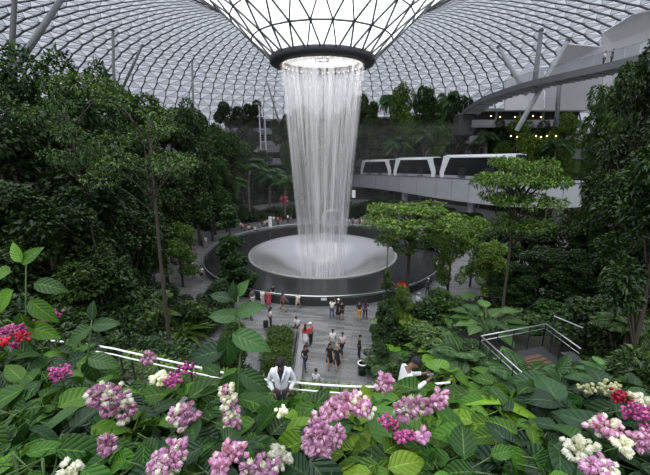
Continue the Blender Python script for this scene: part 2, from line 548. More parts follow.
n = 160
Rr = np.concatenate([np.array([13.0]), np.arange(15, 60, 0.9), np.arange(60, 125, 3.0)])
vs = []
for r in Rr:
    for k in range(n):
        a = 2 * pi * k / n
        x, y = PC[0] + r * cos(a), PC[1] + r * sin(a)
        h = terrain(x, y)
        h += (0.25 * sin(x * .9 + y * .4) + 0.2 * sin(y * 1.3 - x * .5)) * min(1, h / 3)
        if y < 6.6 and abs(x) < 30: h = 8.35
        vs.append((x, y, h - 0.25))
K = np.arange(n); I = np.arange(len(Rr) - 1)[:, None]
fs = np.stack([I * n + K, I * n + (K + 1) % n, (I + 1) * n + (K + 1) % n, (I + 1) * n + K], 2).reshape(-1, 4)
tag(np_mesh('ground', vs, fs, M_soil, smooth=True), kind='structure')

# near walkway along the railing
RAILP = [(-60, 330), (20, 338), (75, 343), (110, 348), (130, 352.5), (190, 365.5), (247, 377.3), (300, 383), (340, 386), (375, 387), (410, 386), (450, 382.5), (500, 374), (560, 360)]
rail = [onz(px, py, 9.32) for px, py in RAILP]
m = MB(); vs = []
for p in rail:
    vs.append((p.x, p.y + 0.25, 8.42))
for p in rail:
    vs.append((p.x * 0.9, 2.2, 8.42))
nn = len(rail)
m.add(vs, [(i, i + nn, i + nn + 1, i + 1) for i in range(nn - 1)])
tag(m.build('floor_walkway', plain('walkway_stone', (0.16, 0.155, 0.15), 0.6, noise=.2)), kind='structure')

# distant outer wall of the dome, below the roof edge
m = MB().lathe([(74.6, -1), (74.6, 14.6), (74.2, 15.0), (73.8, 14.2)], (PC[0], PC[1], 0), 96)
tag(m.build('wall_outer', plain('outer_wall', (0.32, 0.33, 0.34), 0.7, noise=.2, scale=.3)), kind='structure')

# ------------------------------------------------------------------ pool, water
pool = empty('fountain_basin', (PC[0], PC[1], 0))
tag(pool, 'round dark stone basin with a pale shallow bowl catching the waterfall', 'pool')
M_wet = plain('wet_black_stone', (0.022, 0.023, 0.025), 0.13, noise=.5, scale=.7)
MB().lathe([(14.45, -0.1), (14.45, 0.75), (14.2, 0.78), (9.4, 0.55)], n=128).build('rim', M_wet, pool, False)
def bowl_mat():
    m, nt, b, out = new_mat('wet_bowl')
    tc = nt.nodes.new('ShaderNodeTexCoord'); nz = nt.nodes.new('ShaderNodeTexNoise')
    nz.inputs['Scale'].default_value = 0.5; nz.inputs['Detail'].default_value = 3
    rp = nt.nodes.new('ShaderNodeValToRGB')
    rp.color_ramp.elements[0].color = (0.36, 0.355, 0.35, 1); rp.color_ramp.elements[1].color = (0.55, 0.55, 0.55, 1)
    nt.links.new(tc.outputs['Object'], nz.inputs['Vector']); nt.links.new(nz.outputs[0], rp.inputs[0]); nt.links.new(rp.outputs[0], b.inputs['Base Color'])
    b.inputs['Roughness'].default_value = 0.25
    b.inputs['Metallic'].default_value = 0.75
    return m
MB().lathe([(9.4, 0.5), (9.25, 0.62), (9.05, 0.56), (8.6, 0.42), (8.0, 0.24), (7.4, -0.02), (6.8, -0.38), (6.2, -0.8), (5.5, -1.3), (4.9, -1.7), (4.2, -2.1), (3.4, -2.5), (2.4, -2.8), (0.01, -3.0)], n=128).build('bowl', bowl_mat(), pool, True)
MB().lathe([(9.36, 0.50), (9.42, 0.62), (9.22, 0.68), (9.12, 0.60)], n=128).build('bowl_rim', plain('rim_pale', (0.22, 0.22, 0.22), 0.3), pool, True)
gr = empty('pool_railing', (PC[0], PC[1], 0))
tag(gr, 'low glass railing with thin pale handrail circling the dark basin', 'railing')
MB().lathe([(14.62, 0.0), (14.62, 1.05)], n=128).build('glass_panel', M_rglass, gr)
MB().lathe([(14.66, 1.05), (14.62, 1.09), (14.58, 1.05), (14.62, 1.01), (14.66, 1.05)], n=128).build('handrail', M_steel, gr)
p = at(329, 293, 28.0)
sg = MB().box((0.2, -14.7, 0.8), (0.5, 0.03, 0.22)).build('notice', plain('notice_white', (0.6, 0.62, 0.62), 0.5), gr)

def shell(name, r_top, dr, mat, parent, seed, z0=22.42, z1=-2.6):
    nz, na = 30, 144
    vs = []; uv = []
    for i in range(nz + 1):
        t = i / nz; z = z0 + (z1 - z0) * t
        r = (2.75 + (4.68 - 2.75) * (1 - t) ** 1.25) - dr
        for k in range(na + 1):
            a = 2 * pi * k / na
            wob = 0.03 * sin(9 * a + seed + 3 * t) + 0.02 * sin(23 * a + seed * 2)
            vs.append(((r + wob) * cos(a), (r + wob) * sin(a), z)); uv.append((k / na, t))
    w = na + 1
    K = np.arange(na); I = np.arange(nz)[:, None]
    fs = np.stack([I * w + K, I * w + K + 1, (I + 1) * w + K + 1, (I + 1) * w + K], 2).reshape(-1, 4)
    return np_mesh(name, vs, fs, mat, parent, uv=uv, smooth=True)
wf = empty('waterfall', (PC[0], PC[1], 0))
tag(wf, 'tall white column of falling water pouring through the roof opening', 'waterfall')
shell('outer_curtain', 4.7, 0.0, water_mat('water_a', 0.62, 1.3, .44, .68), wf, 1)
shell('middle_curtain', 4.5, 0.18, water_mat('water_b', 0.50, 5.7, .45, .68), wf, 4)
shell('spray_veil', 4.75, -0.10, water_mat('water_d', 0.22, 3.1, .40, .68), wf, 9)
shell('inner_curtain', 4.3, 0.36, water_mat('water_c', 0.45, 9.1, .45, .68), wf, 7)

# ------------------------------------------------------------------ leaf machinery
def frames(axis, normal):
    a = axis / np.linalg.norm(axis, axis=1)[:, None]
    s = np.cross(a, normal); ln = np.linalg.norm(s, axis=1)[:, None]; ln[ln < 1e-6] = 1
    s = s / ln
    nn_ = np.cross(s, a)
    return a, s, nn_
TV = np.array([(0, 0, 0), (-.5, .5, .14), (.5, .5, .14), (0, 1, -.08)])      # side, along, up
TF = np.array([(0, 1, 3), (0, 3, 2)])
def template_leaf(rows=8, wid=0.34, fold=0.25, droop=0.28, shape=0.75):
    v = []; uv = []
    for i in range(rows + 1):
        t = i / rows
        w = wid * max(0.0, sin(pi * t ** shape)) ** 0.85 if 0 < t < 1 else 0.004
        if t > .8: w *= 1 - (t - .8) * 1.5
        for c in (-1, -.5, 0, .5, 1):
            ripple = 0.018 * sin(2 * pi * 7 * (t - abs(c) * .25))
            v.append((c * w, t, fold * abs(c) * w - droop * t * t + (ripple if abs(c) > .2 else 0)))
            uv.append((0.5 + 0.5 * c, t))
    f = []
    for i in range(rows):
        for j in range(4):
            a = i * 5 + j
            f.append((a, a + 1, a + 6, a + 5))
    return np.array(v), np.array(f), np.array(uv)
LV, LF, LUV = template_leaf(wid=0.27, droop=0.34)
LV2, LF2, LUV2 = template_leaf(rows=6, wid=0.30, fold=0.2, droop=0.45)

def leafset(T, Fc, pos, axis, nrm, scale, width=None, uv=None):
    a, s, n_ = frames(axis, nrm)
    sc = scale[:, None, None]
    w = (scale if width is None else width)[:, None, None]
    V = pos[:, None, :] + s[:, None, :] * T[None, :, 0:1] * w + a[:, None, :] * T[None, :, 1:2] * sc + n_[:, None, :] * T[None, :, 2:3] * sc
    V = V.reshape(-1, 3)
    Fq = (np.arange(len(pos))[:, None, None] * len(T) + Fc[None]).reshape(-1, Fc.shape[1])
    U = np.tile(uv, (len(pos), 1)) if uv is not None else None
    return V, Fq, U

def rdir(n, R=None):
    v = (R or rng).normal(size=(n, 3)); return v / np.linalg.norm(v, axis=1)[:, None]

def crown_leaves(clumps, n, ll, R, up=0.7, aspect=0.5, out=1.0, down=0.15):
    """leaves on the shells of ellipsoid clumps (cx,cy,cz,rx,ry,rz)"""
    C = np.array(clumps)
    area = (C[:, 3] * C[:, 4] + C[:, 3] * C[:, 5] + C[:, 4] * C[:, 5])
    pick = R.choice(len(C), n, p=area / area.sum())
    d = R.normal(size=(n, 3)); d /= np.linalg.norm(d, axis=1)[:, None]
    rad = R.uniform(0.45, 1.0, n) ** 0.5
    pos = C[pick, :3] + C[pick, 3:] * d * rad[:, None]
    ax = d * out + R.normal(size=(n, 3)) * 0.55; ax[:, 2] = ax[:, 2] * .45 - down
    nm = d * .5 + np.array([0, 0, up]) + R.normal(size=(n, 3)) * 0.3
    s = ll * R.uniform(.65, 1.3, n)
    return pos, ax, nm, s, s * aspect

def tree_proto(name, kind, seed, n, ll, mat, bark=M_bark):
    """tree of about 10 m, standing at the origin"""
    R = np.random.default_rng(seed)
    root = empty(name)
    tr = MB(); clumps = []
    lean = R.normal(0, .25, 2)
    def trunk(h, r0, r1):
        pts = [(lean[0] * t * t * h * .12, lean[1] * t * t * h * .12, -0.4 + (h + .4) * t) for t in np.linspace(0, 1, 7)]
        tr.tube(pts, list(np.linspace(r0, r1, 7)), 8)
        return Vector(pts[-1])
    aspect, up, down = .5, .7, .15
    if kind == 'dense':
        trunk(7.5, .22, .08)
        for i in range(26):
            z = R.uniform(2.6, 9.0); rr = 2.7 * sqrt(max(.1, 1 - ((z - 5.6) / 4.3) ** 2)) * R.uniform(.35, 1)
            a = R.uniform(0, 2 * pi); s = R.uniform(.7, 1.3)
            c = (rr * cos(a), rr * sin(a), z)
            clumps.append((*c, s, s, s * .65))
            if i % 2: tr.tube([(0, 0, max(1.5, z - 2)), ((c[0]) * .5, c[1] * .5, z - .8), c], [.08, .05, .02], 5)
        clumps.append((0, 0, 9.2, .9, .9, .8))
    elif kind == 'round':
        trunk(6.5, .2, .08)
        for i in range(20):
            z = R.uniform(4.2, 9.2); rr = 2.6 * sqrt(max(.1, 1 - ((z - 6.6) / 3.3) ** 2)) * R.uniform(.4, 1)
            a = R.uniform(0, 2 * pi); s = R.uniform(.6, 1.1)
            c = (rr * cos(a), rr * sin(a), z); clumps.append((*c, s, s, s * .6))
            tr.tube([(0, 0, max(2.5, z - 2.5)), (c[0] * .5, c[1] * .5, z - .9), c], [.09, .05, .02], 5)
    elif kind == 'umbrella':
        top = trunk(8.6, .17, .06)
        up, down = 1.6, .02
        for lay, (z, rmax, m_) in enumerate(((9.4, 2.6, 13), (8.8, 3.9, 20), (7.9, 3.3, 12), (6.6, 2.7, 7))):
            for i in range(m_):
                a = 2 * pi * i / m_ + R.uniform(-.3, .3); rr = rmax * R.uniform(.3, 1)
                c = (rr * cos(a), rr * sin(a), z + R.normal(0, .12)); s = R.uniform(.7, 1.15)
                clumps.append((*c, s, s, .16))
                if i % 2 == 0: tr.tube([(0, 0, z - 1.2), (c[0] * .5, c[1] * .5, z - .35), (c[0], c[1], z - .08)], [.07, .045, .02], 5)
    elif kind == 'cone':
        trunk(8.5, .16, .05)
        for i in range(34):
            z = R.uniform(1.0, 9.6); rr = max(.1, 1.75 * (1 - (z / 10.4) ** 1.7)) * R.uniform(.4, 1)
            a = R.uniform(0, 2 * pi); s = R.uniform(.45, .75) * (1.1 - z / 20)
            clumps.append((rr * cos(a), rr * sin(a), z, s, s, s * .8))
        down = .5
    elif kind == 'slender':
        trunk(9.0, .105, .04)
        for i in range(15):
            z = R.uniform(7.0, 9.8); a = R.uniform(0, 2 * pi); rr = R.uniform(.4, 2.3)
            c = (rr * cos(a), rr * sin(a), z); s = R.uniform(.45, .85)
            clumps.append((*c, s, s, s * .3))
            tr.tube([(0, 0, z - 1.2), (c[0] * .5, c[1] * .5, z - .5), c], [.03, .02, .008], 5)
        up = 1.3
    elif kind == 'bamboo':
        for i in range(9):
            a = R.uniform(0, 2 * pi); r0 = R.uniform(0.1, .7); L_ = R.uniform(7.5, 9.5)
            bx, by = cos(a), sin(a); out = R.uniform(.8, 2.6)
            pts = [(bx * (r0 + out * t * t), by * (r0 + out * t * t), L_ * t * (1 - .1 * t)) for t in np.linspace(0, 1, 7)]
            tr.tube(pts, list(np.linspace(.05, .015, 7)), 5)
            for t in np.linspace(.25, 1, 7):
                q = (bx * (r0 + out * t * t), by * (r0 + out * t * t), L_ * t * (1 - .1 * t))
                clumps.append((q[0] + R.normal(0, .3), q[1] + R.normal(0, .3), q[2], .85, .85, .5))
        aspect, down = .16, .55
    elif kind == 'shrub':
        for i in range(5):
            a = R.uniform(0, 2 * pi)
            tr.tube([(0, 0, -.2), (cos(a) * 1.2, sin(a) * 1.2, 3.5), (cos(a) * 2.2, sin(a) * 2.2, 6.5)], [.12, .08, .03], 5)
        for i in range(22):
            z = R.uniform(1.0, 8.6); rr = 4.2 * sqrt(max(.05, 1 - ((z - 3.5) / 6) ** 2)) * R.uniform(.2, 1)
            a = R.uniform(0, 2 * pi); s = R.uniform(1.1, 1.8)
            clumps.append((rr * cos(a), rr * sin(a), z, s, s, s * .7))
    tr.build('trunk', bark, root, True)
    pos, ax, nm, s, w = crown_leaves(clumps, n, ll, R, up=up, aspect=aspect, down=down)
    V, Fc, _ = leafset(TV, TF, pos, ax, nm, s, w)
    np_mesh('foliage', V, Fc, mat, root)
    return root

def palm_proto(name, seed, h=10.0, fr=16, fl=3.0, mat=M_palm, arch=1.0, leafw=.055, tr_r=.14):
    R = np.random.default_rng(seed)
    root = empty(name)
    if h > .6:
        MB().tube([(0.15 * t * t * h * .1, 0, -.4 + (h + .4) * t) for t in np.linspace(0, 1, 8)], list(np.linspace(tr_r * 1.3, tr_r, 8)), 8).build('trunk', M_barkg, root, True)
    P = []; A = []; Nn = []; S = []; W = []
    mb = MB()
    for i in range(fr):
        a = 2 * pi * i / fr * 2.4 + R.uniform(-.2, .2); el = R.uniform(.25, 1.25)
        L_ = fl * R.uniform(.8, 1.1)
        pts = []
        for t in np.linspace(0, 1, 14):
            x = L_ * t * cos(el * (1 - t * .2)); z = L_ * (sin(el) * t - arch * .75 * t * t)
            pts.append(Vector((cos(a) * x, sin(a) * x, h + z)))
        mb.tube(pts, list(np.linspace(.035, .008, 14)), 4)
        for j in range(2, 14):
            for q in range(2):
                t = (j + q * .5) / 14
                p_ = pts[j - 1].lerp(pts[min(13, j)], q * .5)
                d = (pts[min(13, j)] - pts[j - 1]).normalized()
                sd_ = Vector((-sin(a), cos(a), 0))
                for sg_ in (-1, 1):
                    v = (sd_ * sg_ + d * .55 + Vector((0, 0, -.35))).normalized()
                    P.append(p_); A.append(v); Nn.append((0, 0, 1)); S.append(L_ * .30 * sin(pi * min(.97, t * .9 + .12)) + .05); W.append(leafw * fl / 3 * 2)
    mb.build('frond_stems', M_stem, root, True)
    V, Fc, _ = leafset(TV, TF, np.array([tuple(q) for q in P]), np.array([tuple(q) for q in A]), np.array(Nn, float), np.array(S), np.array(W))
    np_mesh('fronds', V, Fc, mat, root)
    return root

def rosette_proto(name, seed, n, L_, wid, mat, big=False, spread=(.2, 1.2), stem=.0):
    """rosette of strap or broad leaves from the ground, size in metres"""
    R = np.random.default_rng(seed)
    root = empty(name)
    mb = MB(); P = []; A = []; Nn = []; S = []
    for i in range(n):
        a = i * 2.399 + R.uniform(-.2, .2); el = R.uniform(*spread)
        st = stem * R.uniform(.6, 1.1)
        d = Vector((cos(a) * cos(el), sin(a) * cos(el), sin(el)))
        p1 = d * st
        if stem > 0: mb.tube([(0, 0, -.05), d * st * .5 + Vector((0, 0, st * .05)), p1], [.02, .015, .01], 5)
        dl = Vector((cos(a), sin(a), .45 * sin(el) if big else sin(el)))
        P.append(tuple(p1)); A.append(tuple(dl)); Nn.append((-cos(a) * sin(el), -sin(a) * sin(el), cos(el) + .4)); S.append(L_ * R.uniform(.75, 1.15))
    if stem > 0: mb.build('stems', M_stem, root, True)
    S = np.array(S)
    V, Fc, U = leafset(LV if big else LV2, LF if big else LF2, np.array(P), np.array(A), np.array(Nn), S, S * wid, LUV)if big else leafset(LV2, LF2, np.array(P), np.array(A), np.array(Nn), S, S * wid, LUV2)
    np_mesh('leaves', V, Fc, mat, root, uv=U, smooth=True)
    return root

PROTO = {
    'dense': [tree_proto('rainforest_tree', 'dense', 11, 15000, .30, M_dense), tree_proto('rainforest_tree', 'dense', 12, 15000, .26, M_mid)],
    'round': [tree_proto('rainforest_tree', 'round', 21, 9000, .34, M_mid), tree_proto('rainforest_tree', 'round', 22, 9000, .32, M_dense)],
    'bright': [tree_proto('leafy_tree', 'dense', 31, 10000, .32, M_bright)],
    'umbrella': [tree_proto('umbrella_tree', 'umbrella', 41, 9500, .25, leaf_mat('leaf_umbrella_tree', (.035, .08, .010), (.17, .26, .04)), M_bark)],
    'cone': [tree_proto('conical_tree', 'cone', 51, 14000, .30, M_dense)],
    'slender': [tree_proto('slender_tree', 'slender', 61, 3600, .15, M_mid, M_bark)],
    'bamboo': [tree_proto('bamboo_clump', 'bamboo', 71, 14000, .42, M_feather, M_stem)],
    'shrub': [tree_proto('shrub', 'shrub', 81, 5200, .75, M_mid, M_bark), tree_proto('shrub', 'shrub', 82, 5200, .65, M_dense, M_bark), tree_proto('shrub', 'shrub', 83, 5200, .6, M_bright, M_bark)],
    'palm': [palm_proto('palm', 91, 8.2, 18, 3.4), palm_proto('palm', 92, 7.8, 16, 3.6)],
    'fern': [palm_proto('fern', 93, .25, 16, 1.5, M_bright, .8, .06), palm_proto('fern', 94, .25, 14, 1.5, M_palm, .7, .06)],
    'treefern': [palm_proto('tree_fern', 95, 2.6, 18, 1.9, M_mid, .8, .05, .09)],
    'strap': [rosette_proto('strap_leaf_plant', 96, 34, 1.0, .28, M_bright, False, (.25, 1.35))],
    'bigleaf': [rosette_proto('philodendron', 97, 16, .75, 1.25, M_big, True, (.2, 1.2), .7), rosette_proto('philodendron', 98, 14, .7, 1.2, M_bed2, True, (.2, 1.2), .6)],
}
HT = {'dense': 10.0, 'round': 9.8, 'bright': 10.0, 'umbrella': 9.7, 'cone': 10.0, 'slender': 10.0, 'bamboo': 9.2, 'shrub': 9.3,
      'palm': 10.0, 'fern': 1.3, 'treefern': 3.9, 'strap': 1.0, 'bigleaf': 1.25}
HW = {'dense': 3.5, 'round': 3.2, 'bright': 3.5, 'umbrella': 4.2, 'cone': 1.8, 'slender': 2.6, 'bamboo': 3.2, 'shrub': 4.8,
      'palm': 3.2, 'fern': 1.3, 'treefern': 1.8, 'strap': .95, 'bigleaf': 1.1}
NAME = {}
used_protos = set()
def plant(kind, loc, sz, sxy=None, var=0, rz=None, label=None, cat='tree', group=None, tilt=(0, 0)):
    pr = PROTO[kind][var % len(PROTO[kind])]
    if pr.name in used_protos: o = copy_tree(pr)
    else:
        o = pr; used_protos.add(pr.name)
    o.location = loc
    o.rotation_euler = (tilt[0], tilt[1], random.uniform(0, 6.28) if rz is None else rz)
    sxy = sz if sxy is None else sxy
    o.scale = (sxy, sxy, sz)
    tag(o, label, cat, group)
    return o

ORD = ['first', 'second', 'third', 'fourth', 'fifth', 'sixth', 'seventh', 'eighth', 'ninth', 'tenth', 'eleventh', 'twelfth', 'thirteenth', 'fourteenth', 'fifteenth', 'sixteenth']
DESC = {'dense': 'dense leafy rainforest tree', 'round': 'round-crowned rainforest tree', 'bright': 'bright green leafy tree', 'umbrella': 'flat-topped umbrella tree',
        'cone': 'narrow conical tree', 'slender': 'slender bare-trunked tree', 'bamboo': 'feathery bamboo clump', 'shrub': 'bushy green shrub', 'palm': 'feather palm',
        'fern': 'arching fern', 'treefern': 'tree fern', 'strap': 'strap-leaved rosette plant', 'bigleaf': 'broad-leaved philodendron'}
CAT = {'bamboo': 'bamboo', 'shrub': 'shrub', 'palm': 'palm tree', 'fern': 'fern', 'treefern': 'fern', 'strap': 'plant', 'bigleaf': 'plant'}
def place_top(kind, px, D, top, wpx=None, var=0, base=None, **kw):
    """plant whose crown top shows at pixel row top, at column px, standing on the ground D metres ahead"""
    if D >= 90: D *= .92
    T = at(px, top, D)
    z0 = terrain(T.x, D) - .15 if base is None else base
    h = max(.5, T.z - z0)
    sz = h / HT[kind]
    dep = D * cos(PITCH) + (H - T.z) * sin(PITCH)
    sxy = (wpx / 2 * dep / F) / HW[kind] if wpx else sz
    return plant(kind, (T.x, D, z0), sz, sxy, var, **kw)
def row(where, group, items):
    """items (kind, px, D, top, wpx, var); labelled left to right per kind"""
    items = sorted(items, key=lambda q: q[1])
    cnt = {}; tot = {}
    for it in items: tot[it[0]] = tot.get(it[0], 0) + 1
    for it in items:
        k = it[0]; cnt[k] = cnt.get(k, 0) + 1
        lab = DESC[k] + ' ' + where
        if tot[k] > 1: lab += ', ' + ('leftmost' if cnt[k] == 1 else ('rightmost' if cnt[k] == tot[k] else ORD[cnt[k] - 1] + ' from the left'))
        place_top(k, it[1], it[2], it[3], it[4], it[5] if len(it) > 5 else 0, label=lab, cat=CAT.get(k, 'tree'), group=group)

# ------------------------------------------------------------------ trees (kind, px, distance, top row, crown width px, variant)
row('at the left edge near the camera', 'tall trees at the left edge', [
    ('dense', 15, 19, 46, 120, 0), ('dense', 55, 22, 50, 110, 0), ('dense', 96, 25, 62, 90, 0), ('dense', 5, 15, 100, 150, 0), ('round', 62, 19, 110, 120, 1),
    ('round', 112, 27, 120, 80, 1)])
row('rising behind the fern bank on the left', 'middle trees of the left bank', [
    ('round', 20, 13, 175, 130, 1), ('dense', 75, 17, 165, 110, 0), ('dense', 108, 24, 150, 85, 0), ('round', 125, 21, 205, 80, 1), ('dense', 45, 13, 220, 120, 1), ('shrub', 100, 14, 262, 90, 1)])
row('with a leaning trunk in front of the left bank', 'slender trees', [('slender', 136, 13, 84, 130)])
row('with crown among the tall dark trees', 'slender trees', [('slender', 66, 14, 78, 90)])
row('on the left slope above the plaza', 'left slope trees', [
    ('round', 130, 38, 86, 70, 0), ('round', 160, 42, 92, 70, 1), ('dense', 186, 48, 98, 55, 1), ('round', 205, 54, 112, 50, 0), ('dense', 150, 34, 140, 70, 0),
    ('round', 180, 38, 150, 60, 1), ('dense', 120, 32, 170, 60, 0), ('dense', 205, 50, 150, 50, 1), ('round', 225, 62, 128, 48, 0), ('dense', 222, 56, 165, 40, 0)])
row('standing by the left edge of the plaza', 'small plaza trees', [('cone', 228, 30.5, 203, 42), ('bright', 176, 33, 222, 46)])
row('between the left bank and the plaza', 'low trees below the left bank', [
    ('round', 140, 26, 220, 60, 0), ('shrub', 160, 26, 285, 55, 1), ('shrub', 196, 25, 296, 50, 0), ('shrub', 216, 27, 280, 40, 1), ('shrub', 120, 22, 262, 60, 1), ('bright', 112, 18, 276, 50)])
row('beyond the far left side of the pool', 'palms behind the pool', [
    ('palm', 246, 64, 152, 52), ('palm', 268, 67, 162, 44, 1), ('palm', 284, 66, 172, 36), ('palm', 232, 60, 170, 40, 1)])
row('behind the palms across the pool', 'trees behind the palms', [
    ('round', 240, 80, 140, 40, 0), ('dense', 262, 84, 150, 34, 0), ('round', 283, 84, 112, 30, 1), ('round', 250, 100, 98, 26, 1), ('round', 228, 95, 99, 30, 1), ('dense', 288, 78, 140, 26, 1)])
row('seen through the falling water', 'trees behind the waterfall', [
    ('round', 302, 88, 104, 34, 0), ('dense', 324, 86, 110, 36, 1), ('round', 345, 99, 106, 34, 1), ('dense', 312, 76, 150, 34, 0), ('round', 338, 76, 152, 34, 0)])
row('on the slope above the train', 'trees above the train', [
    ('round', 366, 99.5, 92, 40, 0), ('palm', 392, 98, 84, 36), ('bright', 404, 96, 82, 36), ('round', 428, 95, 84, 36, 0), ('palm', 450, 93, 78, 34, 1), ('round', 462, 92, 88, 34, 1),
    ('dense', 385, 99, 118, 36, 1), ('bright', 412, 88, 112, 40), ('bright', 440, 86, 116, 40), ('palm', 425, 84, 122, 36), ('palm', 398, 86, 128, 36, 1)])
row('below the hanging footbridge', 'trees below the footbridge', [
    ('round', 478, 82, 108, 38, 0), ('dense', 500, 78, 118, 36, 0), ('palm', 488, 76, 124, 34), ('bright', 520, 76, 116, 36), ('dense', 545, 72, 120, 40, 0), ('bright', 532, 68, 134, 34), ('bright', 568, 68, 112, 44), ('palm', 560, 64, 130, 34), ('bright', 505, 72, 140, 26)])
row('standing dark at the right edge', 'tall trees at the right edge', [
    ('bamboo', 624, 34, 72, 46), ('bamboo', 640, 30, 54, 60), ('dense', 660, 24, 38, 90, 0), ('dense', 652, 26, 110, 80, 0), ('dense', 648, 28, 150, 80, 0), ('round', 652, 19, 170, 90, 1), ('dense', 634, 22, 222, 76, 0), ('round', 692, 9.6, 130, 120, 1)])
row('to the right of the paved path', 'bright trees right of the pool', [('umbrella', 412, 27, 205, 112), ('bright', 455, 30, 212, 44), ('bright', 478, 33, 216, 36)])
row('with a tall thin trunk in front of the train beam', 'umbrella trees', [('umbrella', 524, 18, 160, 94)])
row('on the dark bank under the train beam', 'trees under the beam', [
    ('dense', 440, 44, 224, 40, 0), ('dense', 500, 30, 222, 50, 0), ('round', 530, 31, 212, 60, 1), ('dense', 560, 28, 214, 60, 0), ('round', 596, 26, 216, 50, 1), ('dense', 628, 40, 130, 44, 0), ('dense', 580, 22, 250, 70, 0), ('round', 545, 24, 245, 50, 1), ('dense', 515, 24, 262, 50, 0), ('bright', 495, 25, 240, 40)])
row('right beside the paved path', 'low plants right of the path', [
    ('cone', 388, 22, 268, 26), ('shrub', 396, 22, 322, 40, 0), ('shrub', 380, 19.5, 345, 34, 1), ('shrub', 402, 18, 352, 50, 0), ('shrub', 425, 23, 300, 50, 1), ('shrub', 455, 24, 290, 50, 0), ('bright', 402, 23, 285, 26)])
# gap filler shrubs on the banks
row('low on the bank below the left trees', 'shrubs on the left bank', [
    ('shrub', -15, 3.9, 322, 150, 0), ('shrub', 48, 4.6, 330, 120, 1), ('shrub', 98, 5.2, 346, 70, 0), ('shrub', 10, 9.5, 300, 120, 1), ('shrub', 50, 10, 326, 90, 0), ('shrub', 96, 10.5, 338, 80, 1), ('shrub', 40, 12, 270, 100, 0), ('shrub', 15, 7.4, 330, 120, 1), ('shrub', 212, 16, 345, 44, 0), ('shrub', 232, 18, 345, 40, 1)])
row('on the bank around the dark terrace', 'shrubs on the right bank', [
    ('shrub', 440, 15, 330, 60, 0), ('shrub', 470, 13, 345, 60, 1), ('shrub', 600, 14, 300, 80, 1), ('shrub', 640, 12, 320, 90, 0), ('shrub', 560, 20, 305, 70, 1), ('shrub', 510, 20, 312, 60, 0), ('shrub', 620, 9.5, 362, 90, 1), ('shrub', 655, 4.6, 352, 120, 1), ('shrub', 602, 5.2, 372, 90, 0), ('shrub', 548, 5.6, 384, 70, 1), ('shrub', 425, 12, 362, 60, 1), ('shrub', 470, 19, 318, 50, 1), ('shrub', 650, 17, 270, 70, 1)])
row('along the bank above the far promenade', 'hedge behind the promenade', [
    ('shrub', 238, 64, 205, 34, 1), ('shrub', 254, 66, 206, 34, 0), ('shrub', 272, 67, 207, 34, 1), ('shrub', 290, 68, 206, 34, 0), ('shrub', 308, 68, 200, 34, 1), ('shrub', 325, 68, 204, 34, 0), ('shrub', 343, 68, 200, 30, 1), ('shrub', 360, 69, 203, 34, 1),
    ('shrub', 378, 72, 196, 36, 1), ('shrub', 396, 72, 200, 36, 1), ('shrub', 420, 70, 200, 40, 1), ('shrub', 444, 66, 206, 40, 1), ('shrub', 468, 62, 212, 40, 1)])
row('behind the left side of the plaza', 'trees behind the left plaza', [
    ('dense', 160, 48, 175, 50, 0), ('round', 185, 58, 178, 46, 1), ('shrub', 205, 60, 205, 44, 0), ('shrub', 170, 48, 216, 44, 1), ('shrub', 222, 62, 208, 36, 1), ('shrub', 145, 38, 240, 44, 1)])
row('in front of the terraces across the pool', 'trees on the far terraces', [('palm', 222, 74, 140, 36, 1), ('palm', 205, 68, 158, 36)])
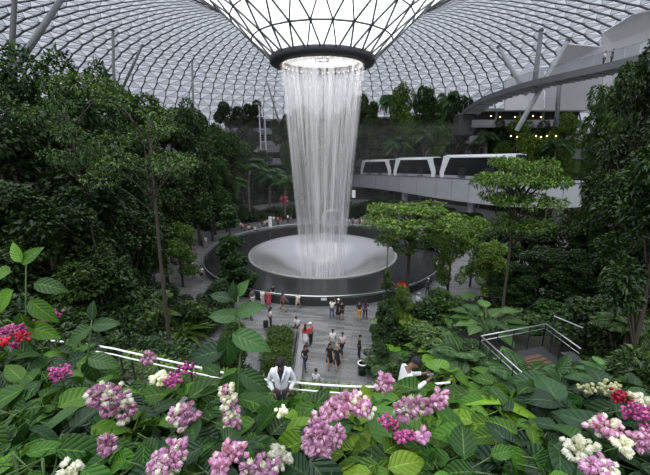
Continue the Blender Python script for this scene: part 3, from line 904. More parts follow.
# individual accent plants
for kind, px, D, top, w, var, lab in (
    ('strap', 184, None, 336, 64, 0, 'spiky pale green strap-leaved rosette by the slender trunk'),
    ('fern', 134, None, 318, 92, 0, 'feathery yellow-green fern between the two slender trunks'),
    ('fern', 108, None, 290, 84, 0, 'small yellow-green fern higher up beside the slender trunk'),
    ('bigleaf', 35, None, 335, 70, 0, 'glossy broad-leaved plant low at the left edge'),
    ('bigleaf', 210, None, 318, 50, 0, 'glossy broad-leaved plant in front of the conical tree'),
    ('fern', 440, None, 322, 60, 0, 'second bright fern behind the large bright one'),
    ('strap', 478, None, 368, 50, 0, 'strap-leaved rosette beside the near end of the terrace railing'),
    ('fern', 385, None, 372, 50, 1, 'fern overhanging the right edge of the path'),
    ('fern', 70, None, 322, 100, 0, 'arching light green fern on the left bank'),
    ('fern', 20, None, 318, 90, 1, 'dark fern at the left edge below the trees'),
    ('fern', 118, None, 338, 80, 0, 'feathery fern beside the base of the slender trunk'),
    ('fern', 412, None, 332, 84, 0, 'large bright fern to the right of the paved path'),
    ('bigleaf', 452, None, 318, 60, 0, 'big glossy-leaved philodendron above the bright fern'),
    ('bigleaf', 486, None, 330, 60, 0, 'big glossy-leaved philodendron beside the terrace railing'),
    ('bigleaf', 434, None, 360, 56, 1, 'light green philodendron below the bright fern'),
    ('bigleaf', 394, None, 362, 44, 1, 'light green philodendron by the waste bin'),
    ('fern', 460, None, 366, 70, 1, 'dark fern between the philodendrons and the rail'),
    ('fern', 568, None, 398, 76, 1, 'wide grey-green fern under the terrace bench'),
    ('fern', 520, None, 393, 90, 1, 'grey-green fern below the terrace railing corner'),
    ('bigleaf', 606, None, 384, 46, 0, 'dark split-leaved plant below the terrace bench'),
    ('treefern', 636, 12, 300, 80, 0, 'tree fern beside the trunk at the right edge'),
    ('bigleaf', 28, None, 318, 80, 1, 'large-leaved light green plant at the left edge'),
    ('strap', 455, None, 382, 50, 0, 'strap-leaved rosette just beyond the curved rail'),
):
    if lab is None: continue
    if D is None:                 # stands where the line of sight through its foot meets the slope
        d_ = 6.9
        while d_ < 40 and at(px, top, d_).z > terrain(at(px, top, d_).x, d_) + .25: d_ += .1
        g_ = at(px, top, d_); dep_ = d_ * cos(PITCH) + (H - g_.z) * sin(PITCH)
        k_ = (w / 2 * dep_ / F) / HW[kind]
        plant(kind, (g_.x, d_, terrain(g_.x, d_) + .3), k_, k_, var, label=lab, cat=CAT.get(kind, 'plant'))
        continue
    place_top(kind, px, D, top, w, var, label=lab, cat=CAT.get(kind, 'plant'))

# young climber tree poking up at the left edge beyond the bed
# ------------------------------------------------------------------ ground cover (uncountable)
R = np.random.default_rng(5)
P = []
while len(P) < 70000:
    D = R.uniform(7.5, 105, 4000); u = R.uniform(-1.05, 1.05, 4000)
    for d_, u_ in zip(D, u):
        if R.random() > (28.0 / d_ if d_ > 28 else 1): continue
        x, y = u_ * (d_ + 3), d_
        h = terrain(x, y)
        rr = hypot(x - PC[0], y - PC[1])
        if not (h > .35 and rr < 71): continue
        if 5.0 < x < 15.5 and 9.8 < y < 16.5: continue
        P.append((x, y, h, d_))
P = np.array(P)[:70000]
nP = len(P)
sz = np.clip(.16 + P[:, 3] * .0075, .2, .75) * R.uniform(.7, 1.4, nP)
pos = P[:, :3] + np.stack([np.zeros(nP), np.zeros(nP), R.uniform(-.1, .8, nP) * np.clip((P[:, 3] - 6.5) / 6, .12, 1)], 1)
ax = R.normal(size=(nP, 3)); ax[:, 2] = np.abs(ax[:, 2]) * .4
nm = np.array([0, 0, 1.0]) + R.normal(size=(nP, 3)) * .4
V, Fc, _ = leafset(TV, TF, pos, ax, nm, sz, sz * .5)
tag(np_mesh('undergrowth', V, Fc, M_cover), 'tangled leafy undergrowth carpeting the slopes between the trees', 'undergrowth', kind='stuff')

# ------------------------------------------------------------------ viaduct and train
path = [(376, 175.4, 86, 188.6), (400, 176.4, 77, 191.8), (437, 177.9, 68, 198.0), (470, 179.8, 61, 202.5), (499, 181.2, 56, 205.6), (530, 182.6, 52.5, 207.6), (565, 183.8, 50, 208.0), (608, 184.6, 48, 206.0), (680, 185, 47, 206)]
top_pts = [at(a_, b_, c_) for a_, b_, c_, d_ in path]
bot_pts = [at(a_, d_, c_) for a_, b_, c_, d_ in path]
# carry the beam on behind the waterfall
d0 = (top_pts[0] - top_pts[1])
for k in range(1, 4):
    top_pts.insert(0, top_pts[0] + d0 * 1.0 + Vector((-1.5, 0, 0))); bot_pts.insert(0, bot_pts[0] + (d0 + Vector((-1.5, 0, 0))))
def ribbon(pts, lo, off0, off1, name, mat, parent):
    m = MB(); vs = []; N = len(pts)
    for i in range(N):
        t = (pts[min(N - 1, i + 1)] - pts[max(0, i - 1)]); t.z = 0; t.normalize()
        nrm = Vector((-t.y, t.x, 0))
        if nrm.x > 0: nrm = -nrm        # towards the viewer side
        for o_, z in ((off0, pts[i].z), (off1, pts[i].z), (off1, lo[i].z), (off0, lo[i].z)):
            q = pts[i] + nrm * o_; vs.append((q.x, q.y, z))
    fs = [(3, 2, 1, 0), tuple((N - 1) * 4 + k for k in range(4))]
    for i in range(N - 1):
        for k in range(4):
            fs.append((i * 4 + k, i * 4 + (k + 1) % 4, (i + 1) * 4 + (k + 1) % 4, (i + 1) * 4 + k))
    m.add(vs, fs)
    return m.build(name, mat, parent)
via = empty('train_viaduct', tuple(bot_pts[4]))
tag(via, 'grey concrete viaduct beam carrying the train past the pool', 'viaduct')
M_beam = plain('viaduct_concrete', (0.34, 0.35, 0.37), 0.65, noise=.1, scale=.5)
def rel(pts): return [p - via.location for p in pts]
tp, bt = rel(top_pts), rel(bot_pts)
ribbon(tp, bt, 0, -0.5, 'near_parapet', M_beam, via)
deck_top = [Vector((p.x, p.y, b.z + 1.4)) for p, b in zip(tp, bt)]
ribbon(deck_top, bt, -0.5, -5.0, 'deck', M_beam, via)
ribbon(tp, bt, -5.0, -5.5, 'far_parapet', M_beam, via)
ribbon([p + Vector((0, 0, .12)) for p in tp], [p + Vector((0, 0, 0.0)) for p in tp], .06, -.55, 'coping', plain('coping_dark', (0.09, 0.09, 0.1), .6), via)
for i, (px, D) in enumerate(((405, 75.5), (472, 60.5), (560, 50.5))):
    p_ = at(px, 200, D + 2.2)
    MB().lathe([(.75, 0), (.7, 6.5), (1.3, 7.2)], (p_.x - via.location.x, p_.y - via.location.y, -via.location.z - .1 + .0), 20).build('pier', M_conc, via, True)
# panel joints on the beam
for i in range(3, len(tp) - 1):
    for t in (0.0, .5):
        q = tp[i].lerp(tp[i + 1], t); b_ = bt[i].lerp(bt[i + 1], t)
        tt = (tp[i + 1] - tp[i]).normalized(); nr = Vector((-tt.y, tt.x, 0)).normalized()
        if nr.x > 0: nr = -nr
        MB().box(((q.x + nr.x * .01), (q.y + nr.y * .01), (q.z + b_.z) / 2), (.05, .05, q.z - b_.z)).build('joint', plain('joint_dark', (0.13, .13, .14), .8), via)

def spath(D):     # point on the train line at distance D
    Ds = [p.y for p in top_pts]
    for i in range(len(Ds) - 1):
        if Ds[i] >= D >= Ds[i + 1]:
            t = (Ds[i] - D) / (Ds[i] - Ds[i + 1])
            return top_pts[i].lerp(top_pts[i + 1], t)
    return top_pts[0]
M_shell = plain('train_white', (0.78, 0.79, 0.80), 0.3)
M_skirt = plain('train_grey', (0.32, 0.33, 0.35), 0.4)
def train_car(pa, pb, label, hgt=3.6, nose=False):
    mid = (pa + pb) / 2; d = pb - pa; L_ = Vector((d.x, d.y)).length; an = math.atan2(d.y, d.x)
    root = empty('train_car', (mid.x, mid.y, min(pa.z, pb.z) - .9), an)
    pitch = math.atan2(pb.z - pa.z, L_); root.rotation_euler = (0, -pitch, an)
    tag(root, label, 'train car', 'cars of the white airport train')
    W = 2.7; hl = L_ / 2
    def sec(y_in, z0, z1):  # rounded cross section
        return
    def loft(name, secs, mat):
        m = MB(); vs = []; fs = []
        for x, w, z0, z1, b_ in secs:
            w2 = w / 2
            vs += [(x, -w2, z0), (x, -w2, z1 - b_), (x, -w2 + b_ * .35, z1 - b_ * .3), (x, -w2 + b_, z1), (x, w2 - b_, z1), (x, w2 - b_ * .35, z1 - b_ * .3), (x, w2, z1 - b_), (x, w2, z0)]
        k = len(secs)
        for i in range(k - 1):
            for j in range(8):
                fs.append((i * 8 + j, i * 8 + (j + 1) % 8, (i + 1) * 8 + (j + 1) % 8, (i + 1) * 8 + j))
        fs += [tuple(range(8)), tuple((k - 1) * 8 + j for j in range(7, -1, -1))]
        m.add(vs, fs)
        return m.build(name, mat, root)
    h = hgt
    loft('underframe', [(-hl + .5, W - .5, 0.35, .9, .1), (hl - .5, W - .5, .35, .9, .1)], M_dark)
    loft('lower_body', [(-hl, W * .92, .8, 1.75, .02), (-hl + .5, W, .7, 1.85, .02), (hl - .5, W, .7, 1.85, .02), (hl, W * .92, .8, 1.75, .02)], M_skirt)
    loft('roof', [(-hl + .9, W * .85, h - .45, h - .12, .2), (-hl + 1.5, W + .04, h - .5, h, .28), (hl - 1.5, W + .04, h - .5, h, .28), (hl - .9, W * .85, h - .45, h - .12, .2)], M_shell)
    loft('side_glazing', [(-hl + .35, W - .1, 1.8, h - .3, .12), (hl - .35, W - .1, 1.8, h - .3, .12)], M_glassd)
    for sx in (-1, 1):
        for sy in (-1, 1):
            # slanted white corner frame, a triangle at each end of each side
            y0 = sy * (W / 2 + .03); y1 = sy * (W / 2 - .14)
            a_ = [(sx * (hl - 2.4), h - .12), (sx * (hl - .8), h - .12), (sx * (hl + .05), 2.3), (sx * (hl - .15), 1.3), (sx * (hl - 1.0), 1.3), (sx * (hl - 1.0), 2.3)]
            vs = [(x, y0, z) for x, z in a_] + [(x, y1, z) for x, z in a_]
            q = [(0, 1, 2, 5), (5, 2, 3, 4), (6, 7, 8, 11), (11, 8, 9, 10)] + [(i, (i + 1) % 6, 6 + (i + 1) % 6, 6 + i) for i in range(6)]
            MB().add(vs, q).build('corner_frame', M_shell, root)
        a_ = [(sx * (hl - .85), h - .15), (sx * (hl), 2.2)]
        m = MB(); w2 = W / 2 - .15
        m.add([(a_[0][0], -w2, a_[0][1]), (a_[0][0], w2, a_[0][1]), (a_[1][0], w2, a_[1][1]), (a_[1][0], -w2, a_[1][1]),
               (a_[0][0] - sx * .15, -w2, a_[0][1]), (a_[0][0] - sx * .15, w2, a_[0][1]), (a_[1][0] - sx * .15, w2, 1.6), (a_[1][0] - sx * .15, -w2, 1.6)],
              [(0, 1, 2, 3), (4, 5, 6, 7), (0, 1, 5, 4), (2, 3, 7, 6), (1, 2, 6, 5), (0, 3, 7, 4)]).build('windscreen', M_glassd, root)
    for x in (-hl * .35, hl * .35):
        for s_ in (-1, 1):
            MB().box((x, s_ * (W / 2 - .03), 2.35), (1.7, .06, 1.9)).build('door', plain('door_dark', (.025, .027, .03), .2), root)
    return root
def car_between(px0, px1, D0, D1, label, hgt):
    a_ = spath(D0) + Vector((1.7, .6, 0)); b_ = spath(D1) + Vector((1.7, .6, 0))
    return train_car(a_, b_, label, hgt)
car_between(0, 0, 68.0, 54.2, 'white train car with wide dark windows, the front car nearest the viewer', 5.5)
car_between(0, 0, 80.0, 69.0, 'white train car in the middle between the front and rear cars', 5.2)
car_between(0, 0, 92.0, 81.0, 'white train car at the far end by the waterfall', 5.0)

# ------------------------------------------------------------------ hanging footbridge
br = empty('canopy_footbridge', tuple(at(560, 85, 51)))
tag(br, 'curved grey footbridge with ribbed underside hanging over the trees', 'bridge')
bp = [(463, 111, 79), (480, 99, 72), (505, 89, 64), (535, 80, 56.5), (565, 73, 51), (600, 65, 46.5), (640, 55, 42), (690, 41, 38)]
bpt = [at(a_, b_, c_) - br.location for a_, b_, c_ in bp]
def smooth(pts, k=6):
    out = []
    for i in range(len(pts) - 1):
        p0, p1, p2, p3 = pts[max(0, i - 1)], pts[i], pts[i + 1], pts[min(len(pts) - 1, i + 2)]
        for j in range(k):
            t = j / k
            out.append(.5 * ((2 * p1) + (p2 - p0) * t + (2 * p0 - 5 * p1 + 4 * p2 - p3) * t * t + (-p0 + 3 * p1 - 3 * p2 + p3) * t ** 3))
    out.append(pts[-1]); return out
bs = smooth(bpt, 5)
M_bdeck = plain('bridge_grey', (0.50, 0.51, 0.52), .5)
ribbon(bs, [p - Vector((0, 0, .45)) for p in bs], 0, -3.6, 'deck', M_bdeck, br)
ribbon([p + Vector((0, 0, .05)) for p in bs], [p - Vector((0, 0, .8)) for p in bs], .12, -.12, 'edge_beam', plain('bridge_edge', (.12, .125, .13), .5), br)
for i in range(0, len(bs) - 1):
    t = (bs[i + 1] - bs[i]); t.z = 0; t.normalize(); nr = Vector((-t.y, t.x, 0))
    if nr.x > 0: nr = -nr
    c = bs[i] - nr * 1.8 - Vector((0, 0, .6))
    MB().box(c, (.3, 3.5, .45), rz=math.atan2(nr.y, nr.x) - pi / 2).build('cross_rib', M_bdeck if i % 2 else M_conc, br)
hand = [p + Vector((0, 0, 1.3)) for p in bs]
MB().tube(hand, .05, 5).build('handrail', M_steel, br)
ribbon(hand, [p + Vector((0, 0, .05)) for p in bs], .0, -.02, 'balustrade_glass', glass_mat('bridge_glass', (.93, .94, .95), .03), br)
for i in range(0, len(bs), 2):
    MB().tube([bs[i], hand[i]], .035, 5).build('post', M_steel, br)
# cliff-like anchor of the bridge
e0 = at(463, 112, 79)
anc = MB().box((e0.x + 1.0, e0.y + 1.5, e0.z - 2.6), (3.6, 4, 4.8), bev=.3).build('bridge_abutment', plain('abutment', (.05, .052, .055), .8, noise=.4, scale=.7))
tag(anc, 'dark block carrying the far end of the footbridge', 'abutment')

# ------------------------------------------------------------------ roof columns
def column(p0, p1, D, dia, label, mat=M_colm, ext=8.0, D1=None):
    a_ = at(*p0, D); b_ = at(*p1, D1 or D)
    d = (b_ - a_).normalized()
    root = empty('roof_column', tuple(b_))
    tag(root, label, 'column', 'slender steel columns holding up the glass roof')
    MB().tube([a_ - d * .2 - b_, Vector((0, 0, 0)), d * ext], [dia / 2 * .8, dia / 2, dia / 2], 14).build('shaft', mat, root, True)
    MB().ball(a_ - d * .2 - b_, dia * .48, 10, 6).build('head_joint', M_frame, root, True)
column((15.5, -14), (12, 45), 46, .62, 'dark upright roof column at the upper left corner', M_frame, 9)
column((70, -14), (31, 45), 46, .72, 'thick pale roof column leaning right at the upper left corner', M_colm, 9)
column((113, 32), (114, 96), 66, .55, 'upright roof column above the left forest', M_colm)
column((142, 46), (130, 72), 72, .5, 'short leaning roof column above the left slope', M_colm)
column((192, 62), (193.5, 116), 80, .5, 'upright roof column left of the waterfall, above the slope', M_colm)
column((268, 85), (276, 112), 92, .45, 'thin leaning roof column just left of the waterfall', M_colm)
column((399, 76), (410, 100), 89, .5, 'thin leaning roof column above the train', M_colm)
column((541, 32), (536, 72), 58, .75, 'upright roof column behind the footbridge', M_colm, 3)
column((567, 42), (534, 100), 58.5, .75, 'pale roof column leaning left behind the footbridge', plain('column_pale', (.42, .43, .44), .5), 5)
column((499, 48), (518, 80), 65, .7, 'pale roof column leaning right behind the footbridge', plain('column_pale', (.42, .43, .44), .5), 3)
column((560, 77), (558, 102), 63, .7, 'short upright roof column seen under the footbridge', M_colm, 4)

# pale sloping shell panels in the upper right
sh = empty('roof_skirt', tuple(at(600, 60, 74)))
tag(sh, 'pale grey sloping panels below the glass roof at the upper right', 'roof panel')
def panel(pts, thick=.5):
    P_ = [at(q[0], q[1], q[2] * .9) - sh.location for q in pts]
    n_ = (P_[1] - P_[0]).cross(P_[-1] - P_[0]).normalized() * thick
    k = len(P_)
    m = MB().add(P_ + [q + n_ for q in P_], [tuple(range(k)), tuple(range(2 * k - 1, k - 1, -1))] + [(i, (i + 1) % k, k + (i + 1) % k, k + i) for i in range(k)])
    return m.build('panel', plain('skirt_pale', (.80, .80, .81), .7, noise=.06, scale=.4), sh)
panel([(545, 110, 76), (546, 72, 75), (566, 44, 69), (602, 47, 66), (602, 110, 67)])
panel([(603, 110, 66), (603, 33, 64), (632, 15, 61), (680, 3, 58), (680, 110, 63)])
panel([(505, 110, 81), (505, 84, 81), (525, 68, 80), (544, 68, 79), (544, 110, 80)])

# ------------------------------------------------------------------ far terraces on the left of the falls
def terrace(name, px0, px1, ytop, ybot, D, depth, label, slabs, mat):
    a_ = at(px0, ybot, D); b_ = at(px1, ytop, D)
    root = empty(name, ((a_.x + b_.x) / 2, D, a_.z)); tag(root, label, 'terrace', 'terraced floors across the pool')
    W = b_.x - a_.x; Hh = b_.z - a_.z
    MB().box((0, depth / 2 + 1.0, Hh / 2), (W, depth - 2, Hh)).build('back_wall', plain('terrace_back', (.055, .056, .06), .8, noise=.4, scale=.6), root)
    for i in range(slabs + 1):
        z = Hh * i / slabs
        MB().box((0, depth / 2 - .4, z), (W, depth, .55)).build('floor_slab', mat, root)
        if i < slabs: MB().box((0, 0.05, z + .75), (W, .06, 1.1)).build('balustrade', plain('balustrade_grey', (.28, .29, .31), .3), root)
    for i in range(int(W / 5) + 1):
        MB().box((-W / 2 + .4 + i * 5, 1.0, Hh / 2), (.4, .4, Hh)).build('pillar', M_conc, root)
    return root
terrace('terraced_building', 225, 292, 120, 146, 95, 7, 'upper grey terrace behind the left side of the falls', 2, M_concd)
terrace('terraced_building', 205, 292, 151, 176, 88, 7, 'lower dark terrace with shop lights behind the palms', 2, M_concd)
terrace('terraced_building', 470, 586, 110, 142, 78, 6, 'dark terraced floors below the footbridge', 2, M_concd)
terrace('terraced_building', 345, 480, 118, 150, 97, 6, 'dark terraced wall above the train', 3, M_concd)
ms = empty('lattice_mast', tuple(at(261, 150, 91)))
tag(ms, 'thin white lattice mast left of the falls', 'mast')
for dx in (-.0, 1.3):
    MB().tube([(dx, 0, 0), (dx, 0, 10.6 - dx)], .14, 6).build('upright', M_white, ms)
for z in (2, 5, 8, 10):
    MB().tube([(-.0, 0, z), (1.3, 0, z)], .07, 5).build('crossbar', M_white, ms)
# warm lamps on the terraces
M_warm = plain('lamp_glow', (1.0, .62, .22), .5, emit=5.0)
R = random.Random(3)
def lamp_row(pts, D, where):
    for i, (px, py) in enumerate(pts):
        p_ = at(px, py, D)
        r_ = empty('pendant_lamp', tuple(p_))
        tag(r_, 'small warm round lamp %s, %s' % (where, 'leftmost' if i == 0 else ORD[i] + ' from the left'), 'lamp', 'warm lamps ' + where)
        MB().ball((0, 0, 0), .14, 8, 5).build('bulb', M_warm, r_)
        MB().tube([(0, 0, .1), (0, 0, .9)], .02, 4).build('cord', M_dark, r_)
lamp_row([(491, 116), (500, 117), (515, 117), (533, 116), (541, 117), (560, 118)], 75.5, 'under the footbridge')
lamp_row([(511, 136), (517, 137), (536, 136), (541, 137), (547, 136), (556, 136)], 66.5, 'low in the trees below the footbridge')
lamp_row([(243, 158), (252, 157), (262, 159), (271, 158)], 87.6, 'on the lower terrace behind the palms')

# ------------------------------------------------------------------ near curved railing
nr_ = empty('curved_railing', tuple(rail[8]))
tag(nr_, 'curved walkway railing with double white handrail and dark posts', 'railing')
rr_ = [p - rail[8] for p in smooth(rail[1:12], 4)]
MB().tube(rr_, .022, 8).build('top_handrail', M_white, nr_, True)
MB().tube([p + Vector((0, -.04, -.13)) for p in rr_], .016, 8).build('lower_handrail', M_white, nr_, True)
for i in range(2, len(rr_) - 2, 2):
    MB().tube([rr_[i] + Vector((0, .02, 0)), rr_[i] + Vector((0, .02, -1.12))], .022, 6).build('post', M_dark, nr_)
m = MB(); N_ = len(rr_); off = Vector((0, .03, 0))
m.add([p + off - Vector((0, 0, .2)) for p in rr_] + [p + off - Vector((0, 0, 1.05)) for p in rr_], [(i, i + 1, N_ + i + 1, N_ + i) for i in range(N_ - 1)])
m.build('glass_infill', M_rglass, nr_)

R = np.random.default_rng(44)
nh = 9000; ii = R.integers(8, len(rr_) - 3, nh); tt_ = R.uniform(0, 1, nh)
RRn = np.array([tuple(p + rail[8]) for p in rr_])
pos = RRn[ii] * (1 - tt_)[:, None] + RRn[ii + 1] * tt_[:, None]
pos[:, 1] += R.uniform(.12, .75, nh); pos[:, 2] = 8.42 + R.uniform(0, .42, nh)
ax = rdir(nh, R); ax[:, 2] = np.abs(ax[:, 2]) * .5
V, Fc, _ = leafset(TV, TF, pos, ax, np.array([0, -.3, 1.0]) + R.normal(size=(nh, 3)) * .4, R.uniform(.06, .12, nh), R.uniform(.03, .06, nh))
tag(np_mesh('low_hedge', V, Fc, M_bright), 'low bright small-leaved hedge growing just behind the curved railing', 'hedge', kind='stuff')

# planters beside the path
def planter(px0, py0, px1, py1, label, grass_label, n):
    a_ = onz(px0, py0); b_ = onz(px1, py1)
    x0, x1 = min(a_.x, b_.x), max(a_.x, b_.x); y0, y1 = min(a_.y, b_.y), max(a_.y, b_.y)
    root = empty('stone_planter', ((x0 + x1) / 2, (y0 + y1) / 2, 0)); tag(root, label, 'planter', 'stone planters beside the path')
    w, d = x1 - x0, y1 - y0
    m = MB()
    for c, s_ in (((0, -d / 2 + .12, .35), (w, .24, .7)), ((0, d / 2 - .12, .35), (w, .24, .7)), ((-w / 2 + .12, 0, .35), (.24, d - .48, .7)), ((w / 2 - .12, 0, .35), (.24, d - .48, .7))):
        m.box(c, s_)
    m.build('wall', plain('planter_stone', (.10, .105, .115), .45, noise=.2), root)
    MB().box((0, 0, .3), (w - .5, d - .5, .55)).build('soil', M_soil, root)
    R = np.random.default_rng(n)
    cl = [(R.uniform(x0 + .5, x1 - .5), R.uniform(y0 + .4, y1 - .4), R.uniform(.7, 1.3), .5, .5, .45) for _ in range(60)]
    pos, ax, nm, s_, w_ = crown_leaves(cl, 9000, .24, R, aspect=.2, down=-.1)
    V, Fc, _ = leafset(TV, TF, pos, ax, nm, s_, w_)
    g = np_mesh('bamboo_grass', V, Fc, leaf_mat('leaf_grass', (.04, .09, .012), (.17, .27, .045)))
    tag(g, grass_label, 'grass', kind='stuff')
planter(254, 388, 297, 337, 'dark stone planter right beside the path, under the man in white', 'bright narrow-leaved grass filling the planter beside the path', 3)
planter(206, 384, 249, 340, 'dark stone planter left of the one beside the path', 'bright narrow-leaved grass filling the left planter', 4)
m = MB(); a_ = onz(300, 392); b_ = onz(305, 330)
tag(MB().box(((a_.x + b_.x) / 2 - .15, (a_.y + b_.y) / 2, .22), (.5, b_.y - a_.y, .44), bev=.03).build('stone_bench', plain('bench_stone', (.2, .2, .21), .5)), 'long low grey stone bench edging the path', 'bench')

# waste bin with a white rim
p_ = onz(362, 374)
bn = empty('waste_bin', tuple(p_)); tag(bn, 'round dark bin with a pale rim at the right edge of the path', 'bin')
MB().lathe([(.0, 0), (.24, 0), (.27, .78), (.27, .8)], n=24).build('body', M_dark, bn, True)
MB().lathe([(.27, .74), (.31, .8), (.27, .84), (.22, .8), (.27, .74)], n=24).build('rim', M_white, bn, True)
MB().lathe([(.0, .55), (.25, .55)], n=24).build('lining', plain('black', (.01, .01, .01), .8), bn)

# ------------------------------------------------------------------ dark terrace on the right, railing and furniture
DZ = 5.3
tr_root = empty('viewing_terrace', tuple(onz(530, 362, DZ)))
tag(tr_root, 'dark railed viewing terrace among the plants on the right', 'terrace')
c1, c2, c3, c4 = onz(481, 336, DZ + 1.1), onz(546, 324, DZ + 1.1), onz(581, 349, DZ + 1.1), onz(527, 377, DZ + 1.1)
L0 = tr_root.location
fl = [Vector((q.x, q.y, DZ)) - L0 for q in (c4, c3, c2, c1)]
MB().add(fl + [q - Vector((0, 0, .3)) for q in fl], [(0, 1, 2, 3), (7, 6, 5, 4), (0, 4, 5, 1), (1, 5, 6, 2), (2, 6, 7, 3), (3, 7, 4, 0)]).build('deck', plain('deck_dark_shaded', (.025, .025, .028), .6, noise=.3), tr_root)  # dark deck, its colour lowered further to stand in for tree shade
def railrun(a_, b_, both=True):
    a_, b_ = a_ - L0, b_ - L0
    MB().tube([a_, b_], .03, 8).build('handrail', M_steel, tr_root, True)
    MB().tube([a_ - Vector((0, 0, .22)), b_ - Vector((0, 0, .22))], .018, 6).build('mid_rail', M_steel, tr_root, True)
    dn = Vector((0, 0, 1.05))
    MB().add([a_ - Vector((0, 0, .25)), b_ - Vector((0, 0, .25)), b_ - dn, a_ - dn], [(0, 1, 2, 3)]).build('glass_panel', M_rglass, tr_root)
    for k in range(5):
        q = a_.lerp(b_, k / 4)
        MB().tube([q, q - Vector((0, 0, 1.1))], .025, 6).build('post', M_dark, tr_root)
railrun(c1, c2); railrun(c2, c3); railrun(c1, c4)
r2a, r2b = onz(554, 316, DZ + 1.3), onz(583, 328, DZ + 1.3)
hr = empty('stair_handrail', tuple(r2a)); tag(hr, 'short steel handrail beyond the far corner of the terrace', 'handrail')
MB().tube([(0, 0, 0), r2b - r2a], .03, 6).build('rail', M_steel, hr)
for t in (.05, .95):
    q = (r2b - r2a) * t
    MB().tube([q, q - Vector((0, 0, 1.3))], .025, 6).build('post', M_dark, hr)
q = onz(534, 361, DZ + .45)
bq = empty('wooden_bench', (q.x, q.y, DZ), radians(18)); tag(bq, 'brown wooden bench seat on the dark terrace', 'bench')
for k in range(3): MB().box((0, -.22 + k * .22, .43), (1.2, .19, .05), bev=.01).build('slat', plain('bench_wood_shaded', (.085, .042, .024), .55, noise=.3, scale=9), bq)  # brown wood with the shade of the trees put into its colour
for sx in (-.45, .45): MB().box((sx, 0, .2), (.08, .5, .4)).build('leg', M_dark, bq)
q0, q1 = onz(566, 352, DZ + .9), onz(592, 371, DZ + .9)
kb = empty('dark_counter', tuple((q0 + q1) / 2)); kb.location.z = DZ
an = math.atan2((q1 - q0).y, (q1 - q0).x); kb.rotation_euler = (0, 0, an); tag(kb, 'long dark counter slab at the right end of the terrace', 'counter')
ll = (q1 - q0).length
MB().box((0, 0, .88), (ll, .45, .09), bev=.02).build('top', plain('counter_dark', (.035, .037, .042), .3), kb)
MB().box((0, .0, .42), (ll * .9, .08, .84)).build('support', M_dark, kb)

# lamp posts and little marks
def lamp_post(px, pytop, D, label):
    T = at(px, pytop, D); z0 = terrain(T.x, T.y) - .05
    r_ = empty('lamp_post', (T.x, T.y, z0)); tag(r_, label, 'lamp post')
    h = T.z - z0
    MB().tube([(0, 0, 0), (0, 0, h)], [.07, .045], 8).build('pole', M_dark, r_, True)
    MB().lathe([(.01, h + .12), (.2, h + .06), (.22, h), (.01, h - .02)], n=14).build('lamp_head', M_dark, r_, True)
lamp_post(453, 242, 27, 'thin dark lamp post among the bright trees right of the pool')
lamp_post(388, 246, 24, 'thin dark lamp post at the foot of the umbrella tree')
# red blossoms by the lamp post
for px, py, D, lab in ((386, 283, 23.3, 'red star-shaped flower spray right of the plaza, beside the lamp post'), (402, 287, 23.5, 'dark red flower spray to the right of the brighter red one')):
    p_ = at(px, py, D); r_ = empty('red_flower_spray', (p_.x, p_.y, p_.z - .5)); tag(r_, lab, 'flower')
    R = np.random.default_rng(int(px)); n_ = 40
    d = rdir(n_, R); d[:, 2] = np.abs(d[:, 2])
    V, Fc, _ = leafset(TV, TF, np.tile([0, 0, .5], (n_, 1)) + d * .1, d, rdir(n_, R), R.uniform(.25, .45, n_), R.uniform(.12, .2, n_))
    np_mesh('petals', V, Fc, plain('petal_red', (.55, .03, .03), .5), r_)
    MB().tube([(0, 0, -1.2), (0, 0, .5)], .02, 5).build('stem', M_stem, r_)
p_ = at(283.5, 201, 63); r_ = empty('pink_cordyline', (p_.x, p_.y, p_.z - 1.0)); tag(r_, 'pink-leaved cordyline beside the far palms left of the falls', 'plant')
R = np.random.default_rng(9); n_ = 60; d = rdir(n_, R); d[:, 2] = np.abs(d[:, 2]) * 1.2 - .2
V, Fc, _ = leafset(TV, TF, np.tile([0, 0, 1.0], (n_, 1)), d, rdir(n_, R), R.uniform(.7, 1.2, n_), R.uniform(.25, .4, n_))
np_mesh('leaves', V, Fc, plain('leaf_pink', (.42, .08, .12), .5), r_)
MB().tube([(0, 0, -2.5), (0, 0, 1)], .06, 6).build('stem', M_bark, r_)
# white board behind the falls, white banner, white pillar sign
p0 = onz(333, 231, 0); bd = empty('display_arch', (p0.x, p0.y, 0)); tag(bd, 'white arched display stand across the pool, seen through the water', 'display')
MB().box((-1.6, 0, 1.4), (.3, .4, 2.8)).build('post', M_white, bd); MB().box((1.6, 0, 1.4), (.3, .4, 2.8)).build('post', M_white, bd)
MB().tube([(1.6 * cos(a), 0, 2.6 + .9 * sin(a)) for a in np.linspace(0, pi, 13)], .2, 8).build('arch', M_white, bd, True)
MB().box((0, .1, .9), (2.2, .15, 1.4)).build('panel', plain('grey_panel', (.45, .46, .47), .5), bd)
p_ = at(353.6, 198, 60)
bn2 = empty('hanging_banner', tuple(p_)); tag(bn2, 'small white banner below the beam, just right of the falls', 'banner')
MB().box((0, 0, .7), (.6, .04, 1.3)).build('cloth', M_white, bn2); MB().tube([(0, 0, 1.35), (0, 0, 3.2)], .02, 4).build('cord', M_dark, bn2)
p_ = onz(270.5, 227.5); sp_ = empty('pillar_sign', tuple(p_)); tag(sp_, 'tall plain white pillar sign on the far left promenade', 'sign')
MB().box((0, 0, .95), (.55, .3, 1.9), bev=.03).build('panel', M_white, sp_); MB().box((0, 0, .03), (.75, .45, .06)).build('base', M_steel, sp_)

